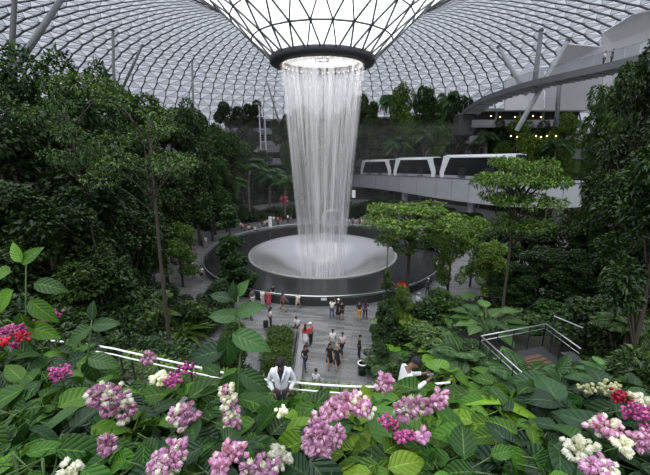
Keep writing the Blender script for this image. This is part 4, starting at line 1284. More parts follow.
# ------------------------------------------------------------------ people
def skin_mesh(name, V, E, sub=1, root=0):
    me = bpy.data.meshes.new(name)
    me.from_pydata([v[:3] for v in V], E, [])
    o = bpy.data.objects.new(name, me); col.objects.link(o)
    md = o.modifiers.new('s', 'SKIN'); md.use_smooth_shade = True
    if not me.skin_vertices: me.attributes.new('x', 'FLOAT', 'POINT')
    bpy.context.view_layer.update()
    if not me.skin_vertices:
        bpy.context.view_layer.objects.active = o
        o.select_set(True)
        bpy.ops.mesh.customdata_skin_add()
    sv = me.skin_vertices[0].data
    for i, v in enumerate(V):
        r = v[3]
        sv[i].radius = r if isinstance(r, tuple) else (r, r)
        sv[i].use_root = (i == root)
    sb = o.modifiers.new('u', 'SUBSURF'); sb.levels = sub; sb.render_levels = sub
    dg = bpy.context.evaluated_depsgraph_get()
    ev = o.evaluated_get(dg)
    m2 = bpy.data.meshes.new_from_object(ev)
    m2.name = name
    bpy.data.objects.remove(o)
    for p in m2.polygons: p.use_smooth = True
    return m2

POSES = {   # hip swing L/R, knee bend L/R, shoulder swing L/R, elbow bend L/R, arm spread, head bow
    'stand': dict(hip=(2, -2), knee=(0, 2), sh=(5, -3), el=(12, 18), spread=8, bow=8),
    'walk': dict(hip=(22, -20), knee=(8, 22), sh=(-22, 22), el=(18, 25), spread=8, bow=4),
    'phone': dict(hip=(3, -3), knee=(2, 4), sh=(28, 32), el=(85, 75), spread=12, bow=22),
    'photo': dict(hip=(3, -5), knee=(2, 4), sh=(65, 62), el=(75, 78), spread=14, bow=-5),
    'sit': dict(hip=(82, 78), knee=(80, 84), sh=(30, 25), el=(55, 60), spread=10, bow=18),
    'pockets': dict(hip=(5, 2), knee=(6, 3), sh=(-12, -12), el=(62, 62), spread=17, bow=26),
    'lean': dict(hip=(-4, -8), knee=(2, 2), sh=(30, 34), el=(78, 74), spread=8, bow=36),
}
def rotx(v, deg):    # swing forward (towards -Y) by deg
    a = radians(deg); return Vector((v.x, v.y * cos(a) + v.z * sin(a), -v.y * sin(a) + v.z * cos(a)))
def joints(pose):
    P = POSES[pose]; J = {}; P = dict(P, bow=-P['bow'])
    up = Vector((0, 0, 1)); lean = 6 if pose == 'lean_' else -12 if pose == 'lean' else (-6 if pose == 'sit' else 0)
    pel = Vector((0, 0, .93)); J['pel'] = pel
    sp = lambda h: pel + rotx(Vector((0, 0, h)), lean)
    J['waist'] = sp(.17); J['chest'] = sp(.36); J['neckb'] = sp(.49)
    hb = P['bow']
    J['neck'] = J['neckb'] + rotx(Vector((0, 0, .07)), lean + hb * .4)
    J['jaw'] = J['neck'] + rotx(Vector((0, -.015, .055)), lean + hb)
    J['head'] = J['jaw'] + rotx(Vector((0, -.01, .085)), lean + hb)
    J['crown'] = J['head'] + rotx(Vector((0, .01, .075)), lean + hb)
    J['nose'] = J['head'] + rotx(Vector((0, -.115, -.035)), lean + hb)
    J['hd'] = (lean + hb)
    for i, s in enumerate((-1, 1)):
        k = 'LR'[i]
        J['hip' + k] = pel + Vector((s * .09, 0, -.04))
        th = rotx(Vector((s * .02, 0, -.42)), -0 + P['hip'][i])
        J['knee' + k] = J['hip' + k] + th
        J['ank' + k] = J['knee' + k] + rotx(Vector((0, 0, -.41)), P['hip'][i] - P['knee'][i])
        fa = (P['hip'][i] - P['knee'][i]) * .3
        J['heel' + k] = J['ank' + k] + Vector((0, .03, -.035)); J['toe' + k] = J['ank' + k] + Vector((s * .02, -.16, -.05))
        J['sho' + k] = sp(.45) + Vector((s * .175, 0, 0))
        sprd = radians(P['spread'])
        ua = rotx(Vector((s * sin(sprd) * .29, 0, -cos(sprd) * .29)), P['sh'][i])
        J['elb' + k] = J['sho' + k] + ua
        inw = .10 if pose in ('pockets', 'phone', 'lean', 'photo') else .0
        fv = rotx(Vector((-s * (inw * 1.6 if pose == 'pockets' else inw) - (0), 0, -.25)), P['sh'][i] + P['el'][i])
        if pose == 'pockets': fv = Vector((-s * .10, -.15, -.15))
        J['wri' + k] = J['elb' + k] + fv
        fd = fv.normalized(); J['fd' + k] = fd
        J['palm' + k] = J['wri' + k] + fd * .07
    return J
def body_skel(J):
    V = []; E = []; I = {}
    def a(n, p, r, par=None):
        I[n] = len(V); V.append((p.x, p.y, p.z, r))
        if par is not None: E.append((I[par], I[n]))
    a('pel', J['pel'], (.125, .105)); a('waist', J['waist'], (.115, .095), 'pel'); a('chest', J['chest'], (.14, .11), 'waist'); a('neckb', J['neckb'], (.08, .07), 'chest')
    a('neck', J['neck'], .052, 'neckb'); a('jaw', J['jaw'], (.062, .07), 'neck'); a('head', J['head'], (.082, .098), 'jaw'); a('crown', J['crown'], (.055, .06), 'head')
    a('nose', J['nose'], .014, 'head')
    for k in 'LR':
        s = -1 if k == 'L' else 1
        a('hip' + k, J['hip' + k], .088, 'pel'); mid = J['hip' + k].lerp(J['knee' + k], .5); a('th' + k, mid, .075, 'hip' + k)
        a('knee' + k, J['knee' + k], .055, 'th' + k); mid = J['knee' + k].lerp(J['ank' + k], .35); a('calf' + k, mid, .055, 'knee' + k); a('ank' + k, J['ank' + k], .036, 'calf' + k)
        a('toe' + k, J['toe' + k], .032, 'ank' + k)
        a('sho' + k, J['sho' + k], .058, 'chest'); a('elb' + k, J['elb' + k], .042, 'sho' + k); a('wri' + k, J['wri' + k], .027, 'elb' + k)
        a('palm' + k, J['palm' + k], (.034, .02), 'wri' + k)
        fd = J['fd' + k]; sd_ = fd.cross(Vector((1, 0, 0)));
        sd_ = sd_.normalized() if sd_.length > .1 else Vector((0, 1, 0))
        for q, (o_, L_) in enumerate(((-.026, .062), (-.009, .07), (.009, .066), (.026, .052))):
            b = J['palm' + k] + fd * .025 + sd_ * o_; c = b + fd * L_ * .55; d = c + (fd + Vector((-s * .5, -.1, 0))).normalized() * L_ * .45
            a('f%d%s' % (q, k), b, .009, 'palm' + k); a('g%d%s' % (q, k), c, .0085, 'f%d%s' % (q, k)); a('h%d%s' % (q, k), d, .007, 'g%d%s' % (q, k))
        b = J['wri' + k] + fd * .035 - sd_ * .035; a('t0' + k, b, .011, 'wri' + k); a('t1' + k, b + (fd - sd_ * .5).normalized() * .045, .009, 't0' + k)
    return V, E
def top_skel(J, long_sleeve, fat=1.0):
    V = []; E = []; I = {}
    def a(n, p, r, par=None):
        I[n] = len(V); V.append((p.x, p.y, p.z, r))
        if par is not None: E.append((I[par], I[n]))
    a('chest', J['chest'], (.165 * fat, .128 * fat)); a('waist', J['waist'], (.145 * fat, .118 * fat), 'chest'); a('hem', J['pel'] + Vector((0, 0, .0)), (.15 * fat, .125 * fat), 'waist')
    a('neckb', J['neckb'] - Vector((0, 0, .015)), (.09, .08), 'chest')
    for k in 'LR':
        a('sho' + k, J['sho' + k], .072 * fat, 'chest')
        if long_sleeve:
            a('elb' + k, J['elb' + k], .056 * fat, 'sho' + k); a('wri' + k, J['elb' + k].lerp(J['wri' + k], .93), .042 * fat, 'elb' + k)
        else: a('elb' + k, J['sho' + k].lerp(J['elb' + k], .75), .056, 'sho' + k)
    return V, E
def leg_skel(J, frac):
    V = []; E = []; I = {}
    def a(n, p, r, par=None):
        I[n] = len(V); V.append((p.x, p.y, p.z, r))
        if par is not None: E.append((I[par], I[n]))
    a('pel', J['pel'] + Vector((0, 0, .02)), (.135, .118))
    for k in 'LR':
        a('hip' + k, J['hip' + k], .102, 'pel'); a('th' + k, J['hip' + k].lerp(J['knee' + k], .5), .088, 'hip' + k)
        a('knee' + k, J['knee' + k] if frac > .5 else J['hip' + k].lerp(J['knee' + k], .85), .07, 'th' + k)
        if frac > .5: a('ank' + k, J['knee' + k].lerp(J['ank' + k], .93), .053, 'knee' + k)
    return V, E
def dress_mesh(J, long=.5):
    m = MB(); w, p_ = J['waist'], J['pel']
    m.lathe([(.13, w.z + .02), (.165, p_.z), (.2, p_.z - long * .5), (.25, p_.z - long), (.24, p_.z - long - .005), (.12, p_.z - .1)], (0, p_.y, 0), 14, 1, .8)
    me = bpy.data.meshes.new('dress'); me.from_pydata(m.v, [], m.f)
    for q in me.polygons: q.use_smooth = True
    return me
def hair_mesh(J, long):
    m = MB(); h = J['head'].lerp(J['crown'], .35); a_ = radians(J['hd'])
    n, mm = 12, 7; vs = []; fs = []
    for i in range(mm + 1):
        for k in range(n):
            an = 2 * pi * k / n; back = max(0, sin(an))
            th = (pi * (.46 + .24 * back)) * i / mm
            r = .104 + (.004 if k % 2 else 0)
            v = Vector((r * .9 * sin(th) * cos(an), r * 1.08 * sin(th) * sin(an) + .008, r * cos(th) + .012))
            vs.append(h + rotx(v, J['hd']))
        if i: fs += [((i - 1) * n + k, (i - 1) * n + (k + 1) % n, i * n + (k + 1) % n, i * n + k) for k in range(n)]
    m.add(vs, fs)
    if long:
        b = h + rotx(Vector((0, .06, -.03)), J['hd'])
        m.tube([b, b + Vector((0, .045, -.12)), b + Vector((0, .06, -.25)), b + Vector((0, .055, -.36))], [.085, .095, .08, .03], 10)
    me = bpy.data.meshes.new('hair'); me.from_pydata(m.v, [], m.f)
    for q in me.polygons: q.use_smooth = True
    return me
def cap_mesh(J):
    m = MB(); h = J['head'].lerp(J['crown'], .45); vs = []; fs = []; n = 14
    for i in range(5):
        th = pi * .5 * i / 4
        for k in range(n):
            an = 2 * pi * k / n; vs.append(h + rotx(Vector((.112 * sin(th) * cos(an), .125 * sin(th) * sin(an), .115 * cos(th) + .02)), J['hd']))
        if i: fs += [((i - 1) * n + k, (i - 1) * n + (k + 1) % n, i * n + (k + 1) % n, i * n + k) for k in range(n)]
    m.add(vs, fs)
    br_ = [h + rotx(Vector((x, y, z)), J['hd']) for x, y, z in ((-.09, -.08, .02), (.09, -.08, .02), (.07, -.2, .0), (-.07, -.2, .0), (-.09, -.08, .032), (.09, -.08, .032), (.07, -.2, .012), (-.07, -.2, .012))]
    m.add(br_, [(3, 2, 1, 0), (4, 5, 6, 7), (0, 1, 5, 4), (1, 2, 6, 5), (2, 3, 7, 6), (3, 0, 4, 7)])
    me = bpy.data.meshes.new('cap'); me.from_pydata(m.v, [], m.f); return me
def shoe_mesh(J, k):
    m = MB(); a_ = J['ank' + k]; t = J['toe' + k]
    m.ball(a_.lerp(t, .45) + Vector((0, .0, -.01)), .07, 10, 6, .62, .68, 1.9)
    me = bpy.data.meshes.new('shoe'); me.from_pydata(m.v, [], m.f)
    for q in me.polygons: q.use_smooth = True
    return me
MC = {}
def cached(key, fn):
    if key not in MC: MC[key] = fn()
    return MC[key]
JC = {p: joints(p) for p in POSES}
FLOORZ = {p: min(min(JC[p]['toe' + k].z, JC[p]['ank' + k].z - .06) for k in 'LR') - .03 for p in POSES}
def cloth(c): return plain('cloth_%d_%d_%d' % tuple(int(x * 100) for x in c), c, .85)
SKIN = (.34, .19, .13)
BLACK = (.012, .012, .014); WHT = (.72, .72, .72); NAVY = (.02, .03, .07); JEAN = (.05, .08, .15); RED = (.5, .03, .04); GREY = (.25, .25, .26); BEI = (.5, .38, .26)
HAIRC = (.01, .008, .007)
def person(pose, loc, rz, label, top, bottom, style='trousers', sleeve=False, longhair=False, cap=None, hair=HAIRC, scale=1.0, group='visitors on the plaza', fat=1.0, shoe=(.05, .05, .05), skin=SKIN, sub=1):
    J = JC[pose]
    root = empty('person', (loc[0], loc[1], loc[2] - FLOORZ[pose] * scale if pose != 'sit' else loc[2] - (.93 - .52) * scale), rz)
    root.scale = (scale,) * 3
    tag(root, label, 'person', group)
    def part(name, key, fn, c, nm=None):
        me = cached(key, fn)
        if not me.materials: me.materials.append(None)
        o = bpy.data.objects.new(name, me); col.objects.link(o); o.parent = root
        o.material_slots[0].link = 'OBJECT'; o.material_slots[0].material = cloth(c)
        return o
    part('body', ('b', pose, sub), lambda: skin_mesh('body', *body_skel(J), sub), skin)
    part('top', ('t', pose, sleeve, fat, sub), lambda: skin_mesh('top', *top_skel(J, sleeve, fat), sub), top)
    if style == 'dress' or style == 'skirt':
        part('dress' if style == 'dress' else 'skirt', ('d', pose), lambda: dress_mesh(J), bottom)
    else:
        fr = 1 if style == 'trousers' else .3
        part(style, ('l', pose, fr, sub), lambda: skin_mesh('trousers', *leg_skel(J, fr), sub), bottom)
    part('hair', ('h', pose, longhair), lambda: hair_mesh(J, longhair), hair)
    if cap: part('cap', ('c', pose), lambda: cap_mesh(J), cap)
    for k in 'LR': part('shoe', ('s', pose, k), lambda k=k: shoe_mesh(J, k), shoe)
    return root

def pz(px, py, z=0.0): return onz(px, py, z)
# (pose, px, py of the feet, turn, label, top, bottom, extras)
PEOPLE = [
    ('stand', 263, 307, 2.6, 'person in a white top and pale trousers by the basin edge, leftmost there', WHT, (.55, .5, .48), {}),
    ('stand', 269, 308.5, 3.1, 'person with a red top and red skirt beside the one in white', (.42, .06, .08), (.4, .05, .07), dict(style='skirt')),
    ('stand', 273.5, 302, 3.0, 'person in a black top and light trousers close against the basin railing', BLACK, (.4, .42, .4), {}),
    ('walk', 283.5, 311, 1.2, 'person in a dark pink shirt and shorts walking beside the basin', (.3, .08, .12), (.06, .05, .06), dict(style='shorts', longhair=True)),
    ('walk', 298, 310, -.4, 'person in a white shirt and beige shorts walking beside the basin', WHT, BEI, dict(style='shorts')),
    ('stand', 271, 328, 1.8, 'person in a white top and black trousers beside a dark suitcase', (.65, .62, .6), BLACK, dict(longhair=True)),
    ('sit', 297.5, 331, -.5, 'person in a white shirt and black trousers sitting on the planter corner', WHT, BLACK, {}),
    ('stand', 305.5, 347, 2.9, 'person with long hair, red top and pale skirt', RED, (.6, .6, .6), dict(style='skirt', longhair=True)),
    ('stand', 311, 345, -2.3, 'person in a white cap and red shirt with black trousers', (.55, .08, .08), BLACK, dict(cap=WHT)),
    ('walk', 305.5, 369, .5, 'person with long black hair, black top and dark jeans by the stone bench', BLACK, NAVY, dict(longhair=True)),
    ('stand', 316, 396, 2.9, 'person in a pale shirt with black hair just beyond the curved railing', (.55, .56, .58), GREY, {}),
    ('stand', 332.5, 352, .2, 'person in a white shirt behind the two people in black dresses', WHT, GREY, {}),
    ('walk', 342, 355, .4, 'person in a pale pink top and black trousers behind the two in black dresses', (.6, .5, .5), BLACK, {}),
    ('walk', 329.5, 367, .15, 'person in a black dress walking leftmost of the pair', BLACK, BLACK, dict(style='dress', longhair=True)),
    ('walk', 337, 369, 3.3, 'person in a black dress with light hair rightmost of the pair', BLACK, BLACK, dict(style='dress', hair=(.35, .25, .16))),
    ('stand', 359, 358.5, 1.6, 'person all in black standing alone at the right edge of the path', BLACK, BLACK, dict(sleeve=True)),
    ('photo', 332, 318.5, 2.9, 'person in a white shirt and dark blue jeans facing the falls', WHT, JEAN, {}),
    ('stand', 338.2, 319, 2.9, 'person in a black dress and white cap beside the one in jeans', BLACK, BLACK, dict(style='dress', cap=WHT)),
    ('stand', 341.8, 320.5, 3.3, 'person in black shorts and black shirt next to the white cap', BLACK, BLACK, dict(style='shorts')),
    ('stand', 359, 320.5, 3.1, 'person in a black shirt and mustard yellow trousers', BLACK, (.42, .27, .03), {}),
    ('phone', 365, 319.5, 2.8, 'person in dark purple beside the mustard yellow trousers', (.07, .02, .06), NAVY, dict(sleeve=True, longhair=True)),
    ('stand', 253, 307, .4, 'person in black and white half hidden by leaves near the basin', (.1, .1, .1), (.5, .5, .5), {}),
    ('stand', 251, 320, 1.4, 'person in dark clothes among the leaves left of the suitcase', (.05, .06, .06), BLACK, {}),
    ('sit', 243, 318, 1.0, 'person in dark clothes sitting among the leaves at the left of the plaza', (.05, .05, .06), BLACK, {}),
    ('stand', 417, 312, 2.0, 'person in a light blue cap and white shirt among the plants right of the plaza', WHT, (.02, .04, .14), dict(cap=(.3, .6, .75))),
    ('stand', 427, 296, 2.4, 'person in a white hat and dark shirt right of the plaza', (.05, .06, .08), NAVY, dict(cap=WHT)),
    ('sit', 436, 270, 1.0, 'person in white sitting right of the pool under the bright trees', (.6, .55, .55), GREY, {}),
    ('stand', 442, 272, -1.0, 'person in black standing right of the pool under the bright trees', (.06, .04, .04), BLACK, {}),
    ('walk', 202, 281, .6, 'person in a white shirt and black shorts walking on the left path', WHT, BLACK, dict(style='shorts')),
    ('stand', 194, 278, .2, 'person in a pale hat and dark shirt on the left path', (.08, .09, .1), GREY, dict(cap=(.6, .55, .5))),
    ('stand', 189, 268, 1.5, 'person in a bright blue shirt on the left path', (.02, .1, .4), NAVY, {}),
    ('stand', 191, 249, 1.0, 'person in a white hat at the far end of the left path', (.5, .5, .5), GREY, dict(cap=WHT)),
    ('stand', 195, 250.5, 2.0, 'person in black with a white hat at the far end of the left path', BLACK, BLACK, dict(cap=WHT)),
    ('stand', 202.5, 247, 2.0, 'person in a dark blue shirt at the far end of the left path', (.03, .03, .05), BLACK, {}),
    ('stand', 206.5, 248, 1.0, 'person in a pale shirt at the far right end of the left path', (.55, .55, .55), GREY, {}),
    ('walk', 196, 258, .3, 'person in brown walking halfway down the left path', (.2, .12, .09), (.25, .2, .17), {}),
    ('stand', 162, 257, 1.2, 'person in an orange shirt half hidden behind the left trees', (.7, .16, .02), BLACK, {}),
]
for (pose, px, py, rz, lab, top, bot, ex) in PEOPLE:
    person(pose, pz(px, py), rz, lab, top, bot, **ex)
for px, D, lab, tc_ in ((596, 47.1, 'person in white standing at the rail of the hanging footbridge', WHT), (602, 46.2, 'person in dark clothes beside the one in white on the hanging footbridge', BLACK)):
    q_ = at(px, 60, D)
    zb = None
    for i in range(len(bs) - 1):
        a_, b_ = bs[i] + br.location, bs[i + 1] + br.location
        if a_.y >= D >= b_.y: zb = a_.lerp(b_, (a_.y - D) / (a_.y - b_.y))
    person('stand', (zb.x + 1.2, zb.y + .3, zb.z), .5, lab, tc_, BLACK, group='people on the footbridge')
# far promenade, seen across the pool
R = random.Random(12)
far_l = [(240.5, 229), (243, 230), (246, 231), (249, 232), (252, 233), (255, 233), (259, 229), (262, 228.5), (265, 227), (267.5, 226), (274, 225), (278, 225.5), (281, 226), (288, 223.5), (291, 223)]
cols_ = [('white', WHT), ('pink', (.6, .3, .3)), ('dark red', (.25, .03, .04)), ('white', WHT), ('black', BLACK), ('white', WHT), ('grey', GREY), ('black', BLACK), ('cream', (.6, .55, .45)), ('pale pink', (.6, .42, .4))]
for i, (px, py) in enumerate(far_l):
    cn, cc = cols_[i % len(cols_)]
    seated = i < 10
    person('sit' if seated else 'stand', pz(px, py), R.uniform(0, 6), 'small distant person in %s %s on the far left promenade, %s' % (cn, 'sitting' if seated else 'standing', 'leftmost' if i == 0 else ORD[i] + ' from the left'), cc, BLACK if i % 2 else GREY, group='people on the far left promenade')
far_r = [(346, 227), (349, 228), (352.5, 227), (356, 228), (360, 228.5), (362, 228), (366, 228), (369, 228.5), (373, 229), (377.5, 229.5), (381, 229), (384, 230), (388, 230), (299, 223), (322, 226.5), (344, 226)]
far_r.sort()
for i, (px, py) in enumerate(far_r):
    cn, cc = cols_[(i * 3 + 1) % len(cols_)]
    person('stand' if i % 3 else 'walk', pz(px, py), R.uniform(0, 6), 'tiny distant person in %s behind the pool, %s' % (cn, 'leftmost of its line' if i == 0 else (ORD[i] + ' from the left' if i < 16 else 'last on the right')), cc, BLACK if i % 2 else GREY, group='people behind the pool')

# the two men at the near railing
def near_extra(root, pose, jacket=True):
    J = JC[pose]
    for s in (-1, 1):
        e = J['head'] + rotx(Vector((s * .033, -.088, .0)), J['hd'])
        MB().ball(e, .012, 8, 5).build('eye', plain('eye_dark', (.02, .015, .012), .2), root)
        e = J['head'] + rotx(Vector((s * .088, .01, -.02)), J['hd'])
        MB().ball(e, .028, 8, 6, 1.2, .45, .8).build('ear', cloth((.17, .095, .06)), root)
    e = J['head'] + rotx(Vector((0, -.083, -.072)), J['hd'])
    MB().ball(e, .022, 8, 5, .35, 1.1, .5).build('mouth', plain('lips', (.3, .12, .1), .5), root)
man = person('pockets', (-.85, 5.88, 8.42), .05, 'person in an open white jacket and black trousers against the curved railing, head bowed', (.70, .72, .78), BLACK, sleeve=True, fat=1.0, group='men at the near railing', sub=2, skin=(.17, .095, .06), scale=.95)
near_extra(man, 'pockets')
J = JC['pockets']
c = J['chest']
MB().add([(c.x - .065, c.y - .135, c.z + .15), (c.x + .065, c.y - .135, c.z + .15), (c.x + .03, c.y - .168, c.z + .02), (c.x, c.y - .172, c.z - .06), (c.x - .03, c.y - .168, c.z + .02),
          (c.x - .065, c.y - .08, c.z + .15), (c.x + .065, c.y - .08, c.z + .15), (c.x, c.y - .1, c.z - .06)], [(0, 4, 3, 2, 1), (0, 1, 6, 5), (1, 2, 3, 7, 6), (0, 5, 7, 3, 4)]).build('dark_shirt', cloth(BLACK), man)
for s in (-1, 1):
    MB().tube([(c.x + s * .085, c.y - .02, c.z + .19), (c.x + s * .085, c.y - .11, c.z + .15), (c.x + s * .045, c.y - .165, c.z + .03), (c.x + s * .008, c.y - .18, c.z - .07)], [.028, .028, .022, .012], 8).build('collar', cloth((.70, .72, .78)), man, True)
MB().tube([(c.x, c.y - .17, c.z - .07), (J['waist'].x, J['waist'].y - .145, J['waist'].z), (J['pel'].x, J['pel'].y - .145, J['pel'].z + .0)], .006, 6).build('zip', cloth((.4, .4, .45)), man)
pl = onz(404, 399, 8.42 + .9)
man2 = person('lean', (1.50, 5.85, 8.42), 1.7, 'person in a pale grey shirt at the curved railing, looking down at a phone', (.62, .63, .65), (.05, .05, .06), sleeve=True, fat=1.0, group='men at the near railing', sub=2, skin=(.17, .095, .06), scale=.95)
near_extra(man2, 'lean')
J = JC['lean']
hp = (J['palmL'] + J['palmR']) / 2
w = man2.location + Matrix.Rotation(1.7, 3, 'Z') @ (.95 * (hp + Vector((0, -.05, .03))))
ph = empty('phone', tuple(w), 1.7); tag(ph, 'dark phone held by the person in the pale grey shirt', 'phone')
MB().box((0, 0, 0), (.075, .15, .009), bev=.003).build('case', M_dark, ph); MB().box((0, 0, .0055), (.066, .138, .002)).build('screen', plain('screen', (.05, .06, .08), .1), ph)
# suitcase
sp0 = pz(266, 328); sc_ = empty('suitcase', tuple(sp0)); tag(sc_, 'small dark upright suitcase on the paving beside the person with black trousers', 'suitcase')
MB().box((0, 0, .36), (.38, .24, .58), bev=.04).build('shell', cloth(BLACK), sc_)
MB().tube([(-.1, 0, .65), (-.1, 0, .95), (.1, 0, .95), (.1, 0, .65)], .012, 6).build('handle', M_steel, sc_)
for sx in (-.15, .15):
    for sy in (-.08, .08): MB().ball((sx, sy, .035), .035, 8, 5).build('wheel', M_dark, sc_)

# ------------------------------------------------------------------ flower bed under the camera
m = MB()
edge = [(-6.5, 1.2), (-3.2, 2.0), (-2.2, 2.3), (-1.2, 1.9), (-.5, 1.35), (.6, 1.35), (1.4, 1.8), (2.3, 2.1), (3.3, 1.9), (6.5, 1.2)]
top = [(x, y, H - 1.75) for x, y in edge]; bk = [(x, -1.5, H - 1.55) for x, y in edge]; lo = [(x, y, 8.4) for x, y in edge]
k = len(edge)
m.add(bk + top + lo, [(i, i + 1, k + i + 1, k + i) for i in range(k - 1)] + [(k + i, k + i + 1, 2 * k + i + 1, 2 * k + i) for i in range(k - 1)])
tag(m.build('ground_flower_bed', M_soil), kind='structure')

def floret_tmpl():
    """one papery lantern-shaped bract: five ribs, closed pointed tip"""
    vs = []; fs = []
    for k_ in range(5):
        a = 2 * pi * k_ / 5; b = a + .72; c = a - .72; o = len(vs)
        vs += [(.05 * cos(a), 0, .05 * sin(a)), (.40 * cos(b), .42, .40 * sin(b)), (.52 * cos(a), .46, .52 * sin(a)), (.40 * cos(c), .42, .40 * sin(c)), (.20 * cos(a), 1.0, .20 * sin(a))]
        fs += [(o, o + 2, o + 1, o + 1), (o, o + 3, o + 2, o + 2), (o + 1, o + 2, o + 4, o + 4), (o + 2, o + 3, o + 4, o + 4)]
    fs = [f[:3] for f in fs]
    return np.array(vs), np.array(fs)
FV, FF = floret_tmpl()
M_pink = leaf_mat('bract_pink', (.50, .20, .40), (.86, .62, .76), trans=.35, rough=.6, spec=.2)
M_wht = leaf_mat('bract_white', (.78, .76, .62), (.85, .85, .82), trans=.35, rough=.6, spec=.2)
M_mag = leaf_mat('bract_magenta', (.32, .05, .18), (.62, .20, .40), trans=.3, rough=.55, spec=.2)
M_red = leaf_mat('bract_red', (.5, .02, .03), (.7, .08, .1), trans=.3, rough=.55, spec=.2)
def cluster(parent, P, rx, ry, rz, n, mat, mat2, share, fl, seed, name='flower_cluster'):
    """a head of papery bracts; the second colour gathers at its lower side"""
    R = np.random.default_rng(seed)
    root = empty(name, tuple(Vector(P) - parent.location), 0, parent)
    d = R.normal(size=(n, 3)); d /= np.linalg.norm(d, axis=1)[:, None]
    lobes = R.normal(size=(5, 3)); lobes /= np.linalg.norm(lobes, axis=1)[:, None]; lobes *= .62; lobes[0] = 0
    pick = R.integers(0, 5, n)
    pos = (lobes[pick] + d * .5 * (R.uniform(.25, 1, n) ** .5)[:, None]) * np.array([rx, ry, rz]) * 1.12
    ax = d + R.normal(size=(n, 3)) * .3 + np.array([0, 0, -.35])
    sc_ = fl * R.uniform(.75, 1.2, n)
    sel = (R.uniform(0, 1, n) < share) | ((pos[:, 2] < -rz * .45) & (share > 0) & (R.uniform(0, 1, n) < .7))
    for q, mt, nm_ in ((~sel, mat, 'pink_bracts' if mat is M_pink else 'bracts'), (sel, mat2, 'white_bracts')):
        if q.sum() < 9: continue
        V, Fc, _ = leafset(FV, FF, pos[q], ax[q], rdir(q.sum(), R), sc_[q])
        o = np_mesh(nm_, V, Fc, mt, root)
    return root
SHR = []
def bed_shrub(px, py, D, label, mat, n=46, rad=.24, ll=.135, seed=0, up=.9, group='broad-leaved shrubs of the flower bed', hz=.55, tilt=.25):
    c = at(px, py, D); R = np.random.default_rng(seed + 100)
    zg = H - 1.7
    root = empty('flowering_shrub', (c.x, c.y, zg)); tag(root, label, 'shrub', group)
    mb = MB(); cc = Vector((0, 0, c.z - zg - rad * .35))
    P = []; A = []; Nn = []; S = []
    nb = 7
    tips = []
    for i in range(nb):
        a = 2 * pi * i / nb + R.uniform(-.3, .3); q = rad * R.uniform(.35, .8)
        t = cc + Vector((cos(a) * q, sin(a) * q, R.uniform(-.3, .35) * rad))
        mb.tube([(0, 0, -.1), Vector((cos(a) * q * .4, sin(a) * q * .4, cc.z * .55)), t], [.009, .006, .004], 5)
        tips.append((t, a))
    for i in range(n):
        t, a = tips[i % nb]
        d = R.normal(size=3); d /= np.linalg.norm(d)
        p_ = np.array(cc) + d * np.array([rad, rad, rad * hz]) * R.uniform(.45, 1) ** .5
        A.append((d[0] + R.normal(0, .45), d[1] * .8 - .25 + R.normal(0, .45), -.25 + R.normal(0, .22)))
        Nn.append((d[0] * .45, -tilt + R.normal(0, .22), up)); P.append(p_); S.append(ll * R.uniform(.7, 1.25))
        if i % 4 == 0: mb.tube([tuple(t), tuple(p_)], [.0025, .002], 4)
    mb.build('stem', M_stem, root, True)
    V, Fc, U = leafset(LV, LF, np.array(P), np.array(A), np.array(Nn), np.array(S), np.array(S) * R.uniform(.85, 1.15, len(S)), LUV)
    np_mesh('foliage', V, Fc, mat, root, uv=U, smooth=True)
    SHR.append(root)
    return root
def rowD(py): return .62 + (475 - py) / 90 * .58 if py > 385 else 1.2 + (385 - py) / 85 * 1.25
MATSB = {'d': M_bed, 'b': M_bed2, 'k': M_bed3}
rows = [
    ('front row', 468, [( 0, 'd'), (62, 'd'), (125, 'd'), (190, 'k'), (250, 'd'), (318, 'k'), (380, 'b'), (440, 'd'), (500, 'd'), (560, 'k'), (620, 'k'), (665, 'k')]),
    ('second row', 438, [(20, 'k'), (80, 'd'), (140, 'd'), (205, 'k'), (262, 'd'), (322, 'b'), (375, 'b'), (425, 'd'), (470, 'b'), (520, 'b'), (575, 'k'), (640, 'k')]),
    ('third row', 412, [(-5, 'd'), (55, 'k'), (105, 'k'), (160, 'd'), (215, 'k'), (280, 'd'), (340, 'd'), (390, 'b'), (445, 'd'), (490, 'b'), (545, 'k'), (600, 'k'), (655, 'k')]),
    ('fourth row', 404, [(245, 'd'), (322, 'd'), (360, 'b'), (440, 'b')]),
    ('back row', 385, [(30, 'd'), (90, 'd'), (150, 'd'), (205, 'd'), (470, 'd'), (520, 'd'), (575, 'k'), (640, 'k')]),
    ('raised corner row', 350, [(-15, 'd'), (40, 'd'), (20, 'k')]),
]
sd_i = 0
for rn, py, its in rows:
    its = sorted(its)
    for i, (px, mk) in enumerate(its):
        sd_i += 1
        tone = {'d': 'mid green', 'b': 'bright yellow-green', 'k': 'deep dark green'}[mk]
        w_ = 'leftmost' if i == 0 else ('rightmost' if i == len(its) - 1 else ORD[i] + ' from the left')
        low = 1.0 if rn != 'fourth row' else .7
        jy = random.uniform(-6, 6)
        D = rowD(py)
        bed_shrub(px, py + jy + (18 if py < 405 else 14), D, '%s veined-leaf shrub, %s of the flower bed, %s' % (tone, rn, w_), MATSB[mk], seed=sd_i, n=66, rad=.19 * (D / .8) ** .55 * low, ll=.125 * (D / .8) ** .45 * random.uniform(.9, 1.2))
